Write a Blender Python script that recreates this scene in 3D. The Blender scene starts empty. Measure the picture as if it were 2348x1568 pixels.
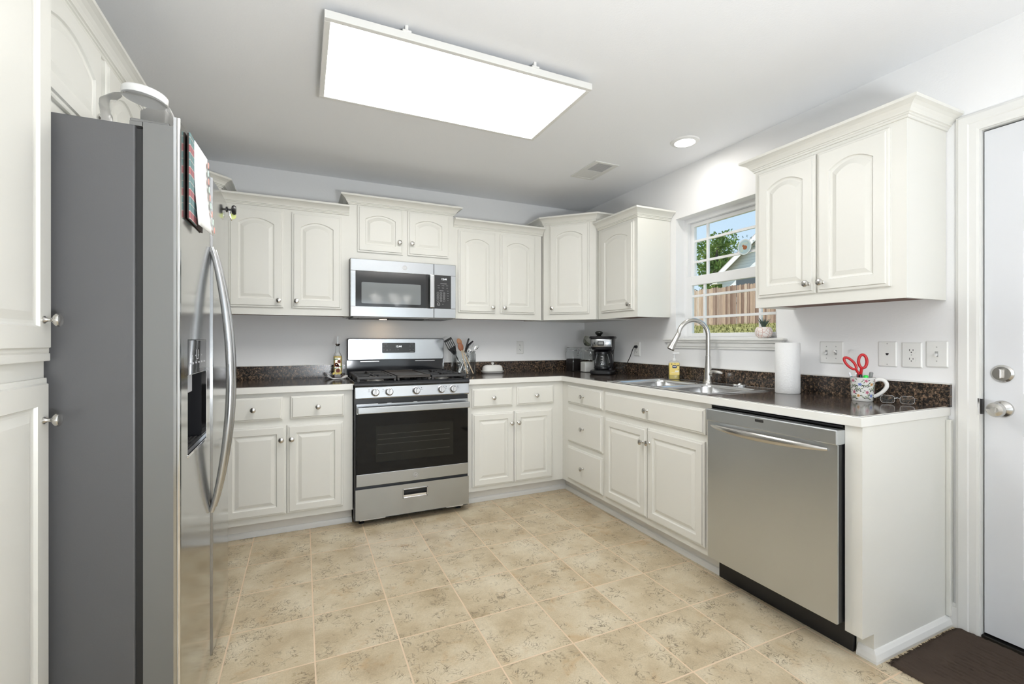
import bpy, bmesh, math, random
from mathutils import Vector, Matrix, Euler
random.seed(7)
S = bpy.context.scene
COL = S.collection
PI = math.pi
# ---------------- camera, world, sun, big lights, exposure ----------------
cam_d = bpy.data.cameras.new('camera'); cam = bpy.data.objects.new('camera', cam_d); COL.objects.link(cam)
cam.location = (-2.4777, -3.7265, 1.1934); cam.rotation_euler = (PI/2, 0, -0.4295)
cam_d.sensor_width = 36; cam_d.lens = 1048.14/2348*36; cam_d.shift_y = -3.82/2348; cam_d.clip_start = 0.02
S.camera = cam
S.view_settings.view_transform = 'Standard'; S.view_settings.look = 'None'
S.view_settings.exposure = 0.14; S.view_settings.gamma = 1.0; S.view_settings.use_curve_mapping = False
W = bpy.data.worlds.new('sky'); S.world = W; W.use_nodes = True
nt = W.node_tree; bg = nt.nodes['Background']
tc = nt.nodes.new('ShaderNodeTexCoord'); sx = nt.nodes.new('ShaderNodeSeparateXYZ'); cr = nt.nodes.new('ShaderNodeValToRGB')
nt.links.new(tc.outputs['Generated'], sx.inputs[0]); nt.links.new(sx.outputs['Z'], cr.inputs[0]); nt.links.new(cr.outputs[0], bg.inputs[0])
cr.color_ramp.elements[0].position = 0.0; cr.color_ramp.elements[0].color = (0.70, 0.84, 0.93, 1)
cr.color_ramp.elements[1].position = 0.55; cr.color_ramp.elements[1].color = (0.42, 0.66, 0.95, 1)
bg.inputs[1].default_value = 1.0
def lamp(name, kind, loc, energy, color=(1, 1, 1), rot=(0, 0, 0), **kw):
    d = bpy.data.lights.new(name, kind); d.energy = energy; d.color = color
    for k, v in kw.items(): setattr(d, k, v)
    o = bpy.data.objects.new(name, d); COL.objects.link(o); o.location = loc; o.rotation_euler = rot
    return o
lamp('sun', 'SUN', (0, 0, 10), 4.6, (1, 0.96, 0.88), rot=(math.radians(38), 0, math.radians(-125)), angle=0.01)
PANEL_E, CAN_E, CHAND_E, REAR_FILL_E, CEIL_FILL_E = 9.6, 2.4, 7.0, 27.0, 54.0
# added fill behind the camera, standing in for daylight through an assumed patio door
lamp('added_rear_fill', 'AREA', (-1.6, -7.9, 1.35), REAR_FILL_E, (0.90, 0.95, 1.0), rot=(math.radians(104), 0, 0), shape='RECTANGLE', size=3.0, size_y=2.0)

# added unseen uplight that brightens the ceiling, like an assumed bounced flash
lamp('added_ceiling_fill', 'AREA', (-2.0, -4.35, 0.85), CEIL_FILL_E, (0.93, 0.965, 1.0), rot=(math.radians(165), 0, 0), shape='DISK', size=.5)
# ---------------- materials ----------------
MATS = {}
def mat(name, col=(.8, .8, .8), rough=.5, metal=0, spec=.5, **kw):
    if name in MATS: return MATS[name]
    m = bpy.data.materials.new(name); m.use_nodes = True
    b = m.node_tree.nodes['Principled BSDF']
    b.inputs['Base Color'].default_value = (*col, 1); b.inputs['Roughness'].default_value = rough
    b.inputs['Metallic'].default_value = metal; b.inputs['Specular IOR Level'].default_value = spec
    for k, v in kw.items(): b.inputs[k].default_value = v
    MATS[name] = m; return m
def N(m, t, **kw):
    n = m.node_tree.nodes.new(t)
    for k, v in kw.items(): setattr(n, k, v)
    return n
def L(m, a, b): m.node_tree.links.new(a, b)
def B(m): return m.node_tree.nodes['Principled BSDF']
def ocoord(m, scale=(1, 1, 1)):
    t = N(m, 'ShaderNodeTexCoord'); mp = N(m, 'ShaderNodeMapping'); mp.inputs['Scale'].default_value = scale
    L(m, t.outputs['Object'], mp.inputs[0]); return mp.outputs[0]
def noise(m, vec, scale, detail=3, rough=.5, dist=0):
    n = N(m, 'ShaderNodeTexNoise'); n.inputs['Scale'].default_value = scale; n.inputs['Detail'].default_value = detail
    n.inputs['Roughness'].default_value = rough; n.inputs['Distortion'].default_value = dist
    L(m, vec, n.inputs['Vector']); return n.outputs['Fac']
def ramp(m, fac, stops):
    r = N(m, 'ShaderNodeValToRGB'); e = r.color_ramp.elements
    while len(e) < len(stops): e.new(.5)
    for i, (p, c) in enumerate(stops):
        e[i].position = p; e[i].color = (*c, 1) if len(c) == 3 else c
    L(m, fac, r.inputs[0]); return r.outputs[0]
def mix(m, fac, a, b):
    x = N(m, 'ShaderNodeMix', data_type='RGBA')
    if isinstance(fac, (int, float)): x.inputs[0].default_value = fac
    else: L(m, fac, x.inputs[0])
    for v, i in ((a, 6), (b, 7)):
        if isinstance(v, tuple): x.inputs[i].default_value = (*v, 1)
        else: L(m, v, x.inputs[i])
    return x.outputs[2]
def math_(m, op, a, b=None, c=None):
    x = N(m, 'ShaderNodeMath', operation=op)
    for i, v in enumerate((a, b, c)):
        if v is None: continue
        if isinstance(v, (int, float)): x.inputs[i].default_value = v
        else: L(m, v, x.inputs[i])
    return x.outputs[0]
def bump(m, h, strength, dist=.001):
    b = N(m, 'ShaderNodeBump'); b.inputs['Strength'].default_value = strength; b.inputs['Distance'].default_value = dist
    L(m, h, b.inputs['Height']); L(m, b.outputs[0], B(m).inputs['Normal'])

CAB = mat('cream_paint', (.765, .755, .705), .34)
TRIM = mat('white_trim_paint', (.78, .775, .75), .35)
TOE = mat('toe_kick_paint', (.74, .72, .68), .5)
EDGE = mat('white_laminate', (.80, .79, .75), .3)
WALL = mat('wall_paint', (.85, .85, .85), .75, spec=.25)
bump(WALL, noise(WALL, ocoord(WALL), 90, 4), .35, .0015)
CEIL = mat('ceiling_paint', (.90, .91, .93), .9, spec=.1)
bump(CEIL, noise(CEIL, ocoord(CEIL), 140, 3), .4, .0015)
DOORW = mat('door_paint', (.72, .73, .755), .4)
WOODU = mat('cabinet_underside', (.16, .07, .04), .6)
PLATE = mat('plate_plastic', (.78, .78, .76), .3)
BLACK = mat('black_plastic', (.012, .012, .014), .28)
BLACKM = mat('black_matte', (.02, .02, .02), .55)
GLOSSB = mat('black_enamel', (.014, .015, .018), .08)
IRON = mat('cast_iron', (.035, .035, .037), .45)
GLASSB = mat('oven_glass', (.004, .004, .004), .04, spec=.28)
CHROME = mat('chrome', (.82, .82, .83), .08, 1)
NICKEL = mat('brushed_nickel', (.60, .585, .56), .24, 1)
WHITEP = mat('white_plastic', (.85, .85, .84), .3)
CERAM = mat('white_ceramic', (.82, .81, .78), .12)
PAPER = mat('paper', (.86, .86, .85), .85)
GREYP = mat('fridge_side_paint', (.115, .115, .118), .38)
bump(GREYP, noise(GREYP, ocoord(GREYP), 300, 2), .25, .0005)
def steel(name, col, rough, axis, aniso=.0):
    m = mat(name, col, rough, 1)
    sc = [4, 4, 4]; 
    for i in range(3):
        if i != axis: sc[i] = 260
    f = noise(m, ocoord(m, tuple(sc)), 1.5, 3)
    L(m, ramp(m, f, [(.2, (rough*.88,)*3), (.8, (rough*1.12,)*3)]), B(m).inputs['Roughness'])
    bump(m, f, .012, .0003)
    return m
STEEL = steel('stainless_brushed', (.45, .465, .48), .24, 0)       # grain runs along local X
STEELD = steel('stainless_dishwasher', (.63, .66, .69), .33, 0)
STEELF = steel('stainless_fridge', (.50, .505, .50), .13, 0)
STEELV = steel('stainless_vertical', (.52, .52, .525), .2, 2)
SINKM = steel('stainless_sink', (.66, .67, .68), .22, 0)
def glass(name, col=(1, 1, 1), rough=0, ior=1.45):
    return mat(name, col, rough, 0, **{'Transmission Weight': 1.0, 'IOR': ior})
GLASS = glass('clear_glass'); 
def thin(name, tint, gloss=.12, alpha_mix=.12, rough=.03):
    """thin clear sheet: mostly transparent with a mirror part"""
    m = bpy.data.materials.new(name); m.use_nodes = True; t = m.node_tree; t.nodes.clear()
    o = t.nodes.new('ShaderNodeOutputMaterial'); tr = t.nodes.new('ShaderNodeBsdfTransparent'); g = t.nodes.new('ShaderNodeBsdfGlossy')
    lw = t.nodes.new('ShaderNodeLayerWeight'); lw.inputs[0].default_value = gloss
    mx = t.nodes.new('ShaderNodeMixShader'); tr.inputs[0].default_value = (*tint, 1); g.inputs['Roughness'].default_value = rough
    ma = t.nodes.new('ShaderNodeMath'); ma.operation = 'MULTIPLY_ADD'; ma.inputs[1].default_value = .8; ma.inputs[2].default_value = alpha_mix
    t.links.new(lw.outputs['Fresnel'], ma.inputs[0]); t.links.new(ma.outputs[0], mx.inputs[0])
    t.links.new(tr.outputs[0], mx.inputs[1]); t.links.new(g.outputs[0], mx.inputs[2]); t.links.new(mx.outputs[0], o.inputs[0])
    return m
PANE = thin('window_glass', (.97, .98, .98), .06, .01)
JARG = thin('jar_glass', (.97, .98, .98), .12, .02)
CLEARP = thin('clear_plastic', (.985, .985, .98), .10, .05, .4)
def emis(name, col, s):
    m = mat(name, (.8, .8, .8), .5)
    B(m).inputs['Emission Color'].default_value = (*col, 1); B(m).inputs['Emission Strength'].default_value = s; return m
E_PANEL = emis('lit_panel_diffuser', (1, .99, .955), PANEL_E)
E_CAN = emis('lit_downlight_lens', (1, .985, .95), CAN_E*3)
E_LED = emis('lit_clock_digits', (.9, .97, 1), 1.6)
E_HOOD = emis('lit_cooktop_lamp', (1, .72, .45), 18)

# floor tile
FLOOR = mat('floor_tile', (.5, .4, .3), .33, spec=.45)
def build_floor(m):
    t = N(m, 'ShaderNodeTexCoord'); v = t.outputs['Object']
    sp = N(m, 'ShaderNodeSeparateXYZ'); L(m, v, sp.inputs[0])
    def cell(o, off, p):
        a = math_(m, 'DIVIDE', math_(m, 'ADD', o, off), p); fl = math_(m, 'FLOOR', a); fr = math_(m, 'SUBTRACT', a, fl)
        d = math_(m, 'MINIMUM', fr, math_(m, 'SUBTRACT', 1.0, fr)); return fl, math_(m, 'MULTIPLY', d, p)
    cx, dx = cell(sp.outputs['X'], .5815, .309); cy, dy = cell(sp.outputs['Y'], 1.256, .3115)
    d = math_(m, 'MINIMUM', dx, dy)
    wob = math_(m, 'MULTIPLY', math_(m, 'SUBTRACT', noise(m, v, 40, 2), .5), .0018)
    d2 = math_(m, 'ADD', d, wob)
    g = N(m, 'ShaderNodeMapRange'); g.inputs[1].default_value = .0022; g.inputs[2].default_value = .0036; L(m, d2, g.inputs[0]); tile = g.outputs[0]
    cv = N(m, 'ShaderNodeCombineXYZ'); L(m, cx, cv.inputs[0]); L(m, cy, cv.inputs[1])
    wn = N(m, 'ShaderNodeTexWhiteNoise', noise_dimensions='2D'); L(m, cv.outputs[0], wn.inputs['Vector'])
    vo = N(m, 'ShaderNodeVectorMath', operation='MULTIPLY_ADD'); L(m, wn.outputs['Color'], vo.inputs[0]); vo.inputs[1].default_value = (7, 7, 7); L(m, v, vo.inputs[2])
    vv = vo.outputs[0]
    base = ramp(m, noise(m, vv, 5, 5, .6), [(.3, (.43, .335, .21)), (.5, (.57, .475, .325)), (.72, (.68, .60, .45))])
    rust = ramp(m, noise(m, vv, 9, 4, .6, .6), [(.58, (0, 0, 0)), (.74, (.55,)*3)])
    c = mix(m, rust, base, (.47, .29, .13))
    # short dark squiggly veins
    n1 = noise(m, vv, 22, 3, .55, 1.6)
    vein = ramp(m, math_(m, 'ABSOLUTE', math_(m, 'SUBTRACT', n1, .5)), [(0.0, (1, 1, 1)), (.014, (.9, .9, .9)), (.028, (0, 0, 0))])
    patch = ramp(m, noise(m, vv, 12, 3, .6), [(.47, (0, 0, 0)), (.58, (.8,)*3)])
    vf = math_(m, 'MULTIPLY', vein, patch)
    c = mix(m, vf, c, (.17, .13, .085))
    fine = ramp(m, noise(m, vv, 170, 2, .6), [(.35, (.90,)*3), (.7, (1.04,)*3)])
    mu = N(m, 'ShaderNodeMix', data_type='RGBA', blend_type='MULTIPLY'); mu.inputs[0].default_value = 1; L(m, c, mu.inputs[6]); L(m, fine, mu.inputs[7])
    c = mix(m, tile, (.70, .54, .38), mu.outputs[2])
    L(m, c, B(m).inputs['Base Color'])
    L(m, mix(m, tile, (.8, .8, .8), ramp(m, noise(m, vv, 30, 3), [(.3, (.27,)*3), (.7, (.42,)*3)])), B(m).inputs['Roughness'])
    bump(m, math_(m, 'ADD', math_(m, 'MULTIPLY', tile, 1.0), math_(m, 'MULTIPLY', n1, .12)), .5, .0012)
build_floor(FLOOR)
# dark granite-look laminate
def granite(name, lo, hi, rough, sc):
    m = mat(name, (.05, .04, .03), rough, spec=.6)
    v = ocoord(m); 
    n1 = noise(m, v, 120*sc, 4, .72, .5); n2 = noise(m, v, 9*sc, 3); n3 = noise(m, v, 160*sc, 3, .6, 2.0)
    c = ramp(m, n1, [(.46, lo), (.56, tuple((a+b)/3.2 for a, b in zip(lo, hi))), (.68, hi)])
    c2 = mix(m, ramp(m, n3, [(.60, (0, 0, 0)), (.70, (.7,)*3)]), c, (.25, .20, .16))
    c3 = mix(m, ramp(m, n2, [(.4, (0, 0, 0)), (.7, (.45,)*3)]), c2, (.03, .028, .03))
    L(m, c3, B(m).inputs['Base Color']); return m
GRAN = granite('dark_stone_laminate', (.016, .014, .014), (.36, .26, .20), .12, .8)
GRANB = granite('dark_stone_backsplash', (.010, .009, .008), (.38, .25, .16), .2, .85)

# ---------------- mesh helpers ----------------
class MB:
    def __init__(s): s.bm = bmesh.new(); s.mi = 0
    def _add(s, t, M=None, smooth=False):
        if M is not None: bmesh.ops.transform(t, matrix=M, verts=t.verts)
        for f in t.faces: f.smooth = smooth; f.material_index = s.mi
        me = bpy.data.meshes.new('tmp'); t.to_mesh(me); t.free(); s.bm.from_mesh(me); bpy.data.meshes.remove(me)
        return s
    def box(s, x0, x1, y0, y1, z0, z1, bev=0, seg=2, M=None, smooth=False):
        t = bmesh.new(); bmesh.ops.create_cube(t, size=1)
        for v in t.verts:
            v.co = Vector(((x0+x1)/2+v.co.x*(x1-x0), (y0+y1)/2+v.co.y*(y1-y0), (z0+z1)/2+v.co.z*(z1-z0)))
        if bev: bmesh.ops.bevel(t, geom=t.edges[:], offset=bev, segments=seg, profile=.5, affect='EDGES')
        return s._add(t, M, smooth)
    def lathe(s, prof, n=24, M=None, close=False, smooth=True):
        t = bmesh.new(); rings = []
        for r, z in prof:
            if r < 1e-6: rings.append([t.verts.new((0, 0, z))])
            else: rings.append([t.verts.new((r*math.cos(2*PI*i/n), r*math.sin(2*PI*i/n), z)) for i in range(n)])
        if close: rings.append(rings[0])
        for a, b in zip(rings, rings[1:]):
            for i in range(n):
                j = (i+1) % n
                vs = [a[i % len(a)], a[j % len(a)], b[j % len(b)], b[i % len(b)]]
                u = []
                for q in vs:
                    if q not in u: u.append(q)
                if len(u) > 2:
                    try: t.faces.new(u)
                    except ValueError: pass
        bmesh.ops.recalc_face_normals(t, faces=t.faces[:])
        return s._add(t, M, smooth)
    def cyl(s, p0, p1, r, r1=None, n=16, M=None, cap=True):
        p0, p1 = Vector(p0), Vector(p1); d = p1-p0; l = d.length; r1 = r if r1 is None else r1
        Q = Matrix.Translation(p0) @ d.to_track_quat('Z', 'Y').to_matrix().to_4x4()
        pr = [(r, 0), (r1, l)]
        if cap: pr = [(0, 0), (r, 0), (r, 0), (r1, l), (r1, l), (0, l)]
        return s.lathe(pr, n, Q if M is None else M @ Q)
    def tube(s, pts, r, n=10, M=None, closed=False, flat=1.0, up=None):
        """round (or flattened: width r, thickness r*flat) tube along pts; r may be a list"""
        t = bmesh.new(); P = [Vector(p) for p in pts]; k = len(P); R = r if isinstance(r, (list, tuple)) else [r]*k
        rings = []; pn = None
        for i in range(k):
            a = P[(i-1) % k] if (closed or i > 0) else P[i]; b = P[(i+1) % k] if (closed or i < k-1) else P[i]
            d = (b-a).normalized()
            if pn is None:
                u = Vector(up) if up else (Vector((0, 0, 1)) if abs(d.z) < .9 else Vector((1, 0, 0)))
                pn = (u-d*u.dot(d)).normalized()
            else: pn = (pn-d*pn.dot(d)).normalized()
            bn = d.cross(pn)
            rings.append([t.verts.new(P[i]+(pn*math.cos(2*PI*j/n)*R[i]*flat+bn*math.sin(2*PI*j/n)*R[i])) for j in range(n)])
        prs = list(zip(rings, rings[1:]))+([(rings[-1], rings[0])] if closed else [])
        for a, b in prs:
            for j in range(n): t.faces.new((a[j], a[(j+1) % n], b[(j+1) % n], b[j]))
        if not closed: t.faces.new(rings[0][::-1]); t.faces.new(rings[-1])
        bmesh.ops.recalc_face_normals(t, faces=t.faces[:])
        return s._add(t, M, True)
    def prism(s, poly, z0, z1, M=None, bev=0, smooth=False):
        t = bmesh.new(); a = [t.verts.new((x, y, z0)) for x, y in poly]; b = [t.verts.new((x, y, z1)) for x, y in poly]; n = len(poly)
        t.faces.new(a[::-1]); t.faces.new(b)
        for i in range(n): t.faces.new((a[i], a[(i+1) % n], b[(i+1) % n], b[i]))
        bmesh.ops.recalc_face_normals(t, faces=t.faces[:])
        if bev: bmesh.ops.bevel(t, geom=t.edges[:], offset=bev, segments=2, profile=.5, affect='EDGES')
        return s._add(t, M, smooth)
    def loops(s, lps, M=None, cap0=False, cap1=True, smooth=False):
        t = bmesh.new(); R = [[t.verts.new(p) for p in lp] for lp in lps]; n = len(R[0])
        for a, b in zip(R, R[1:]):
            for i in range(n): t.faces.new((a[i], a[(i+1) % n], b[(i+1) % n], b[i]))
        if cap0: t.faces.new(R[0][::-1])
        if cap1: t.faces.new(R[-1])
        bmesh.ops.recalc_face_normals(t, faces=t.faces[:])
        return s._add(t, M, smooth)
    def sphere(s, c, r, n=16, M=None, sc=(1, 1, 1)):
        t = bmesh.new(); bmesh.ops.create_uvsphere(t, u_segments=n, v_segments=max(6, n//2), radius=1)
        for v in t.verts: v.co = Vector((c[0]+v.co.x*r*sc[0], c[1]+v.co.y*r*sc[1], c[2]+v.co.z*r*sc[2]))
        return s._add(t, M, True)
    def sweep(s, path, prof, closed=False, M=None, z=0):
        """mitred moulding: path 2D (outside is to the right of travel), prof [(out, up)]"""
        t = bmesh.new(); P = [Vector(p) for p in path]; k = len(P); R = []
        for i in range(k):
            def nrm(a, b): d = (b-a).normalized(); return Vector((d.y, -d.x))
            ns = []
            if i > 0: ns.append(nrm(P[i-1], P[i]))
            if i < k-1: ns.append(nrm(P[i], P[i+1]))
            if len(ns) == 2: m = (ns[0]+ns[1]); m = m/(1+ns[0].dot(ns[1]))
            else: m = ns[0]
            R.append([t.verts.new((P[i].x+m.x*o, P[i].y+m.y*o, z+u)) for o, u in prof])
        n = len(prof)
        for a, b in zip(R, R[1:]):
            for j in range(n): t.faces.new((a[j], a[(j+1) % n], b[(j+1) % n], b[j]))
        t.faces.new(R[0][::-1]); t.faces.new(R[-1])
        bmesh.ops.recalc_face_normals(t, faces=t.faces[:])
        return s._add(t, M)
    def build(s, name, m, parent=None, sharp=.6):
        for e in s.bm.edges:
            if len(e.link_faces) == 2 and e.calc_face_angle(0) > sharp: e.smooth = False
        me = bpy.data.meshes.new(name); s.bm.to_mesh(me); s.bm.free()
        for x in (m if isinstance(m, (list, tuple)) else [m]): me.materials.append(x)
        o = bpy.data.objects.new(name, me); COL.objects.link(o)
        if parent is not None: o.parent = parent
        return o
def thing(name, label, cat, loc=(0, 0, 0), rz=0, group=None, rot=None):
    o = bpy.data.objects.new(name, None); COL.objects.link(o); o.location = loc
    o.rotation_euler = rot if rot else (0, 0, rz); o.empty_display_size = .05
    o['label'] = label; o['category'] = cat
    if group: o['group'] = group
    return o
def tag(o, label, cat, group=None):
    o['label'] = label; o['category'] = cat
    if group: o['group'] = group
    return o
def struct(o, label=None):
    o['kind'] = 'structure'
    if label: o['label'] = label
    return o
def base(o, loc):
    """move origin of a one-mesh thing to loc (mesh given in world coordinates)"""
    o.data.transform(Matrix.Translation(-Vector(loc))); o.location = loc; return o
def copy_tree(o, parent=None):
    c = o.copy(); COL.objects.link(c)
    if parent is not None: c.parent = parent
    for ch in o.children: copy_tree(ch, c)
    return c
def text(body, size, ext=.0003, align='CENTER'):
    c = bpy.data.curves.new('t', 'FONT'); c.body = body; c.size = size; c.extrude = ext; c.align_x = align; c.align_y = 'CENTER'; c.resolution_u = 3
    o = bpy.data.objects.new('t', c); me = bpy.data.meshes.new_from_object(o); bpy.data.objects.remove(o); bpy.data.curves.remove(c)
    return me
def addtext(mb, body, size, M, ext=.0003):
    me = text(body, size, ext); t = bmesh.new(); t.from_mesh(me); bpy.data.meshes.remove(me); mb._add(t, M)
FRONT = Matrix.Rotation(PI/2, 4, 'X')      # text lying in XY -> standing, reads from -Y
def T(x, y, z): return Matrix.Translation((x, y, z))
def rrect(x0, x1, z0, z1, r, n=4):
    pts = []
    for cx, cz, a in ((x1-r, z0+r, -90), (x1-r, z1-r, 0), (x0+r, z1-r, 90), (x0+r, z0+r, 180)):
        for i in range(n+1):
            t = math.radians(a+90*i/n); pts.append((cx+r*math.cos(t), cz+r*math.sin(t)))
    return pts
def rplate(mb, x0, x1, z0, z1, y0, y1, r=.01, M=None, n=4):
    """rounded-corner plate standing in XZ between y0 and y1"""
    p = rrect(x0, x1, z0, z1, r, n)
    return mb.loops([[(a, y0, b) for a, b in p], [(a, y1, b) for a, b in p]], M, True, True)
# ---------------- cabinet joinery ----------------
def arch_loop(x0, x1, z0, zs, rise, y, K=10):
    pts = [(x0, y, z0), (x1, y, z0)]
    for i in range(K+1):
        u = i/K; x = x1+(x0-x1)*u
        pts.append((x, y, zs+rise*(1-(2*u-1)**2)))
    return pts
def rect_loop(x0, x1, z0, z1, y, ax0, ax1, K=10):
    pts = [(x0, y, z0), (x1, y, z0)]
    for i in range(K+1):
        u = i/K; pts.append((x1 if i == 0 else (x0 if i == K else ax1+(ax0-ax1)*u), y, z1))
    return pts
def door_mb(w, h, arch=0.0, stile=.055, t=.019):
    """raised-panel door: x 0..w, z 0..h, back y=0, front y=-t"""
    mb = MB(); s = stile; top = h-s-.008
    zs = top-arch if arch else h-s
    a0, a1 = s, w-s
    lp = [rect_loop(0, w, 0, h, 0, a0, a1), rect_loop(0, w, 0, h, -.010, a0, a1), rect_loop(.004, w-.004, .004, h-.004, -.012, a0, a1),
          rect_loop(.011, w-.011, .011, h-.011, -.0125, a0, a1), rect_loop(.014, w-.014, .014, h-.014, -t, a0, a1)]
    def A(d, y): return arch_loop(s+d, w-s-d, s+d, zs-d, arch*(1-d*3), y)
    lp += [A(0, -t), A(.003, -.0125), A(.007, -.0115), A(.013, -.0115), A(.032, -.0175)]
    mb.loops(lp, cap0=True, cap1=True); return mb
def drawer_mb(w, h, t=.019):
    mb = MB()
    def R(d, y): return [(d, y, d), (w-d, y, d), (w-d, y, h-d), (d, y, h-d)]
    mb.loops([R(0, 0), R(0, -.010), R(.004, -.0125), R(.010, -.013), R(.0135, -t)], cap0=True); return mb
def knob_mb(x, y, z, s=1.0):
    """mushroom knob sticking out toward -Y from (x,y,z)"""
    mb = MB(); M = T(x, y, z) @ Matrix.Rotation(PI/2, 4, 'X')
    pr = [(0, 0), (.0088, 0), (.0088, .002), (.0062, .004), (.0044, .008), (.0042, .013), (.0062, .016), (.0115, .0190), (.0150, .0225), (.0160, .0262), (.0148, .0298), (.0098, .0325), (0, .0336)]
    mb.lathe([(r*s, zz*s) for r, zz in pr], 20, M); return mb
def door(par, x0, x1, z0, z1, yf, arch=0, knob=None, name='door', stile=.055):
    mb = door_mb(x1-x0, z1-z0, arch, stile) if name == 'door' else drawer_mb(x1-x0, z1-z0)
    o = mb.build(name, CAB, par); o.location = (x0, yf, z0)
    if knob:
        k = knob_mb(knob[0]-x0, -.019, knob[1]-z0).build('knob', NICKEL, o)
    return o
CROWN = [(-.004, 0), (.006, 0), (.008, .003), (.008, .008), (.013, .010), (.013, .015), (.019, .017), (.020, .021),
         (.025, .029), (.033, .038), (.044, .045), (.054, .049), (.057, .050), (.057, .062), (-.004, .062)]
def upper_cab(label, loc, rz, W_, z0, z1, doors, D=.305, kz=.045, crown_path=None, arch=.035, name='wall_cabinet', crown=True, group=None):
    """doors: list of (x0,x1,z0,z1,knob_side)"""
    t = thing(name, label, 'cabinet', (loc[0], loc[1], z0), rz, group)
    H = z1-z0; b = MB()
    b.box(0, .018, -D, -.002, 0, H).box(W_-.018, W_, -D, -.002, 0, H).box(.018, W_-.018, -D, -.002, .014, H).box(.018, W_-.018, -D, -D+.018, 0, .014)
    b.build('cabinet_body', CAB, t)
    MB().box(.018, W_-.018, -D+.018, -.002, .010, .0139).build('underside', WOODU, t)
    for (a, c, e, f, side) in doors:
        kx = (c-.028) if side == 'r' else (a+.028)
        door(t, a, c, e-z0, f-z0, -D, arch, (kx, e-z0+kz))
    if crown:
        cp = crown_path or [(0, -.002), (0, -D), (W_, -D), (W_, -.002)]
        # travel so that outside is to the right: left-front-right order
        MB().sweep(cp[::-1] if False else cp, [(o, u) for o, u in CROWN], z=H-.012).build('crown_moulding', CAB, t)
    return t
def base_cab(label, loc, rz, W_, items, D=.61, toe=True, left_open=False, name='base_cabinet', z1=.875):
    t = thing(name, label, 'cabinet', (loc[0], loc[1], 0), rz)
    b = MB(); b.box(0, W_, -D, -.002, .1, z1)
    b.build('cabinet_body', CAB, t)
    if toe: MB().box(0, W_, -.545, -.53, 0, .1).build('toe_kick', TOE, t)
    for it in items:
        kind, a, c, e, f, kn = it
        if kind == 'door':
            kx = (c-.026) if kn == 'r' else (a+.026); kk = (kx, f-.085)
        else: kk = ((a+c)/2, (e+f)/2)
        door(t, a, c, e, f, -D, 0, kk, name=kind, stile=.05)
    return t

# ---------------- the room ----------------
XL, H = -3.57, 2.433
fl = MB().box(XL-.1, .3, -8.1, .1, -.05, 0).build('floor', FLOOR); struct(fl)
ce = MB().box(XL-.1, .15, -8.1, .1, H, H+.1).build('ceiling', CEIL); struct(ce)
wb = MB().box(XL-.1, .15, 0, .1, 0, H).build('wall_back', WALL); struct(wb)
wl = MB().box(XL-.1, XL, -8.1, 0, 0, H).build('wall_left', WALL); struct(wl)
WY0, WY1, WZ0, WZ1 = -1.972, -1.19, 1.206, 2.076      # window opening
DY0, DY1, DZ = -3.705, -2.843, 2.037                   # door opening
w = MB()
w.box(0, .15, WY1, 0, 0, H).box(0, .15, WY0, WY1, 0, WZ0-.02).box(0, .15, WY0, WY1, WZ1, H)
w.box(0, .15, DY1+.02, WY0, 0, H).box(0, .15, DY0-.02, DY1+.02, DZ+.02, H).box(0, .15, -8.1, DY0-.02, 0, H)
struct(w.build('wall_right', WALL))
# far end of the dining area behind camera; assumed patio door added for light
r = MB(); r.box(XL, 0, -8.1, -8.0, 2.2, H).box(XL, -3.2, -8.1, -8.0, 0, 2.2).box(-.1, 0, -8.1, -8.0, 0, 2.2)
struct(r.build('wall_rear', WALL))
pd = thing('door_2', 'assumed unseen patio door added to let in daylight', 'door', (-1.65, -8.05, 0)); del pd['category']; pd['kind'] = 'structure'; 
f = MB()
for x in (-1.55, -.03, 1.49): f.box(x-.03, x+.06, -.03, .03, 0, 2.2)
f.box(-1.55, 1.55, -.03, .03, 0, .08).box(-1.55, 1.55, -.03, .03, 2.12, 2.2); f.build('frame', TRIM, pd)
MB().box(-1.5, 1.5, -.005, .005, .08, 2.12).build('pane', PANE, pd)

# baseboards and shoe mouldings
def shoe(name, x0, y0, x1, y1, hgt=.018, out=.016):
    # moulding along a straight line, outside is to the right of travel
    prof = [(0, 0), (out, 0), (out, .006), (out*.8, hgt*.7), (out*.4, hgt*.95), (0, hgt)]
    return struct(MB().sweep([(x0, y0), (x1, y1)], prof).build(name, TRIM))
shoe('trim_1', XL, -.545, -2.183, -.545, .034, .012)
struct(MB().sweep([(-1.406, -.545), (-.545, -.545), (-.545, -2.068)], [(0, 0), (.012, 0), (.012, .02), (.008, .032), (0, .036)]).build('trim_2', TRIM))
struct(MB().sweep([(-.545, -2.690), (-.545, -2.741), (-.004, -2.741)], [(0, 0), (.018, 0), (.018, .010), (.012, .028), (.004, .040), (0, .042)]).build('trim_3', TRIM))
bb = MB().box(-.014, 0, -2.774, -2.742, 0, .085).box(-.010, 0, -2.774, -2.742, .085, .10); struct(bb.build('baseboard_right', TRIM))
struct(MB().box(-.028, 0, -2.757, -2.741, .042, .862, .003).build('trim_4', CAB))
struct(MB().box(-.012, 0, -8.0, -3.79, 0, .10).build('baseboard_right_2', TRIM))
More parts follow.
